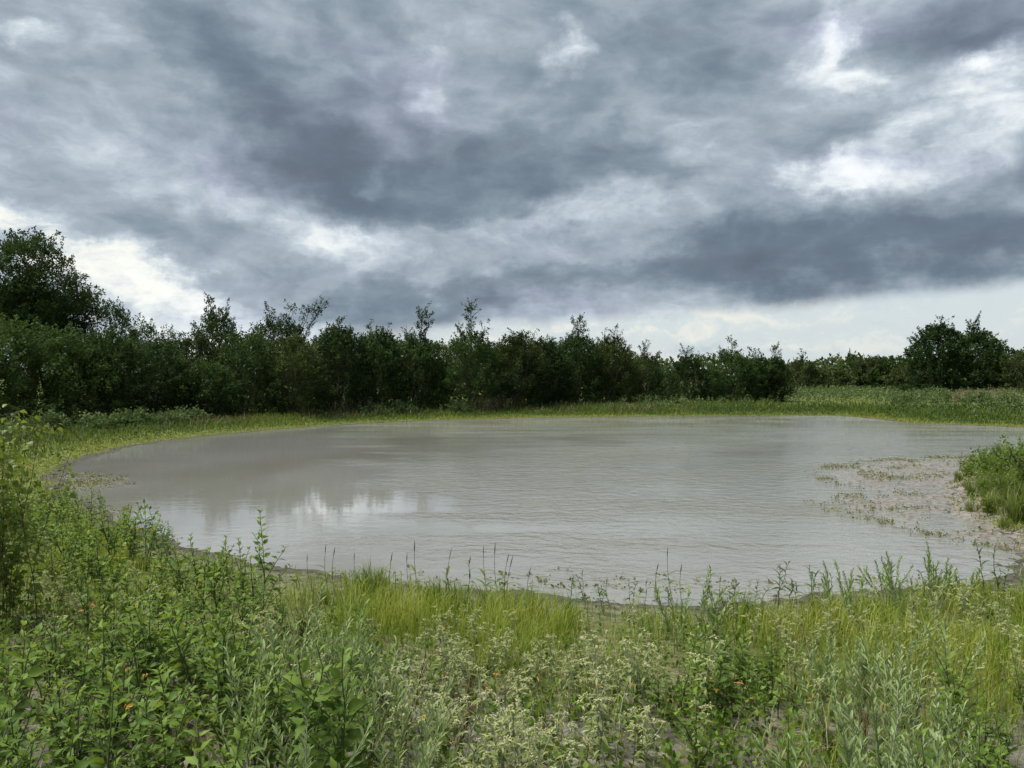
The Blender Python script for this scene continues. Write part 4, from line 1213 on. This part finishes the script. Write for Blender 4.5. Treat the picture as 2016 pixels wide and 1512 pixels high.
    # dead red-brown twigs
    for i, (px, py, h, lab) in enumerate(((790, 1470, .62, 'bare dark red stems of a dead plant at bottom centre'), (905, 1500, .5, 'bare dark twigs right of the dead red-stemmed plant'), (735, 1505, .45, 'low tangle of bare red twigs left of the dead red-stemmed plant'), (1690, 1480, .5, 'bare dark twigs on the open soil at the lower right'), (610, 1290, .5, 'bare thin twig bush by the pale soil patch left of centre'), (1780, 1450, .4, 'small bare twig plant by the grey soil at the right'))):
        r = np.random.default_rng(900 + i); mb = MB()
        for s in range(7):
            p, rad = stalk(r, h * r.uniform(.5, 1.1), r.uniform(.1, .6), 6, .005, .002, (r.normal(0, .02), r.normal(0, .02), 0)); tube(mb, p, rad, 4)
            for j in range(3):
                b, _ = along(p, r.uniform(.3, .9)); p2, r2 = stalk(r, h * r.uniform(.15, .35), r.uniform(.3, .8), 4, .003, .0012, b); tube(mb, p2, r2, 3)
        x, y, z = at_px(px, py)
        o = link('bare_twigs', mb.mesh('bare_twigs', M['red_twig'], True), label=lab, category='twigs'); o.location = (x, y, z - .01)
    # the vine-hung bush at the edge on the left
    r = np.random.default_rng(41); b = np.array(at(-8, 7.4)); mb = MB(); st = MB(); lv = Plant('heart_leaf')
    x0, y0, z0 = b
    root = thing('vine_bush', 'vine-hung bush with heart-shaped leaves at the left picture edge', 'bush', tuple(b))
    for s in range(17):
        p, rad = stalk(r, r.uniform(1.35, 2.15), r.uniform(.03, .28), 8, .0045, .002, (r.normal(0, .12), r.normal(0, .15), 0)); tube(lv.stem, p, rad, 5)
        for i in range(78):
            t = r.uniform(.06, 1) ** .85; q, ax = along(p, min(t, .99)); a = r.uniform(0, 2 * pi); off = np.array((math.cos(a), math.sin(a), r.uniform(-.4, .5))) * r.uniform(.03, .16)
            tube(lv.stem, [q, q + off], [.002, .0013], 3)
            lv.leaf(q + off, np.array((math.cos(a), math.sin(a), r.uniform(-.9, .1))), r.uniform(.045, .08), r, .5)
    lv.finish(HEART, 'dark_stem')
    link('stem', lv.stem_me, root); link('foliage', lv.leaves_me, root)['kind'] = 'stuff'
    # a thin stick standing in the matted shallows
    x, y, _ = at_px(1890, 925)
    mb = MB(); tube(mb, [(0, 0, -.05), (.01, 0, .2), (.05, .02, .42), (.07, 0, .55)], [.012, .010, .008, .005], 6)
    o = link('stick', mb.mesh('stick', M['dark_stem'], True), label='thin dark stick standing upright in the weedy shallows beside the promontory', category='stick'); o.location = (x, y, 0)


def build_bank_bushes():
    # promontory on the right
    L = ['leafy bush at the top of the promontory, cut by the right picture edge', 'low leafy bush behind the grass at the crest of the promontory']
    for i, (px, py, top, w) in enumerate(((2022, 955, 866, .75), (1972, 938, 893, .6))):
        x, y, z = at_px(px, py)
        h = CAM_Z + (HORIZON - top) / FPX * y - z
        bushy_tree(x, y, max(h, .4), w, 950 + i, L[i], mat='weed_leaf', n=110, per=20, leaf=.06, name='bush', cat='bush', tint0=.42, group='bushes on the promontory', wood=True)
    # weeds standing out on the far bank
    F = [(270, 838, 808, 'grey-green weed bush on the far bank under the dark boughs'), (235, 842, 815, 'low weed bush left of the grey-green one on the far bank'), (330, 835, 812, 'small weed bush third along the left far bank'), (372, 832, 805, 'spreading weed bush where the left far bank meets the thicket'), (190, 845, 818, 'weed clump near the left end of the far bank'),
         (95, 850, 815, 'broad weed clump by the left end of the far bank'), (790, 815, 790, 'weed bush on the far bank below the first tall shoot'), (735, 818, 797, 'small weed bush left of centre on the far bank'), (905, 812, 792, 'small dark weed bush on the far bank at the middle'), (1840, 800, 762, 'pale green bush in the meadow before the big dark pair'), (1930, 808, 775, 'leafy weed bush at the right of the meadow'), (1985, 812, 772, 'large leafy weed bush at the right edge of the meadow'), (1780, 800, 778, 'low leafy bush in the meadow left of the pale green one')]
    for i, (px, py, top, lab) in enumerate(F):
        x, y, z = at_px(px, py); h = CAM_Z + (HORIZON - top) / FPX * y - z
        bushy_tree(x, y, max(h, .5), .035 * max(y, 20) * .55, 980 + i, lab, mat='meadow', n=70, per=20, leaf=.12, name='weed_bush', cat='bush', tint0=.5 if px < 1800 else .62, group='weed bushes on the far bank', wood=False)
    tufts = []
    for i, (px, py, lab) in enumerate(((1895, 792, 'straw-coloured dry grass clump in front of the big dark pair'), (1930, 790, 'second straw-coloured dry grass clump in front of the big dark pair'), (1985, 790, 'straw-coloured dry grass clump by the right edge of the meadow'), (700, 812, 'dry tan grass clump under the spiky-topped thicket tree'), (965, 808, 'dry tan grass clump below the tallest pointed shoot'))):
        x, y, z = at_px(px, py); r = np.random.default_rng(1020 + i); mb = MB(); n = 260
        P = np.stack([r.normal(0, .7, n), r.normal(0, .5, n), np.zeros(n)], -1)
        blades(mb, P, r.uniform(.7, 1.5, n), r.uniform(.02, .04, n), r.uniform(.1, .6, n), r, np.clip(r.normal(.6, .2, n), 0, 1))
        o = thing('dry_grass_clump', lab, 'grass clump', (x, y, z), group='dry grass clumps'); link('blades', mb.mesh('blades', M['dry_grass']), o)['kind'] = 'stuff'


build_bank_bushes()
build_foreground()
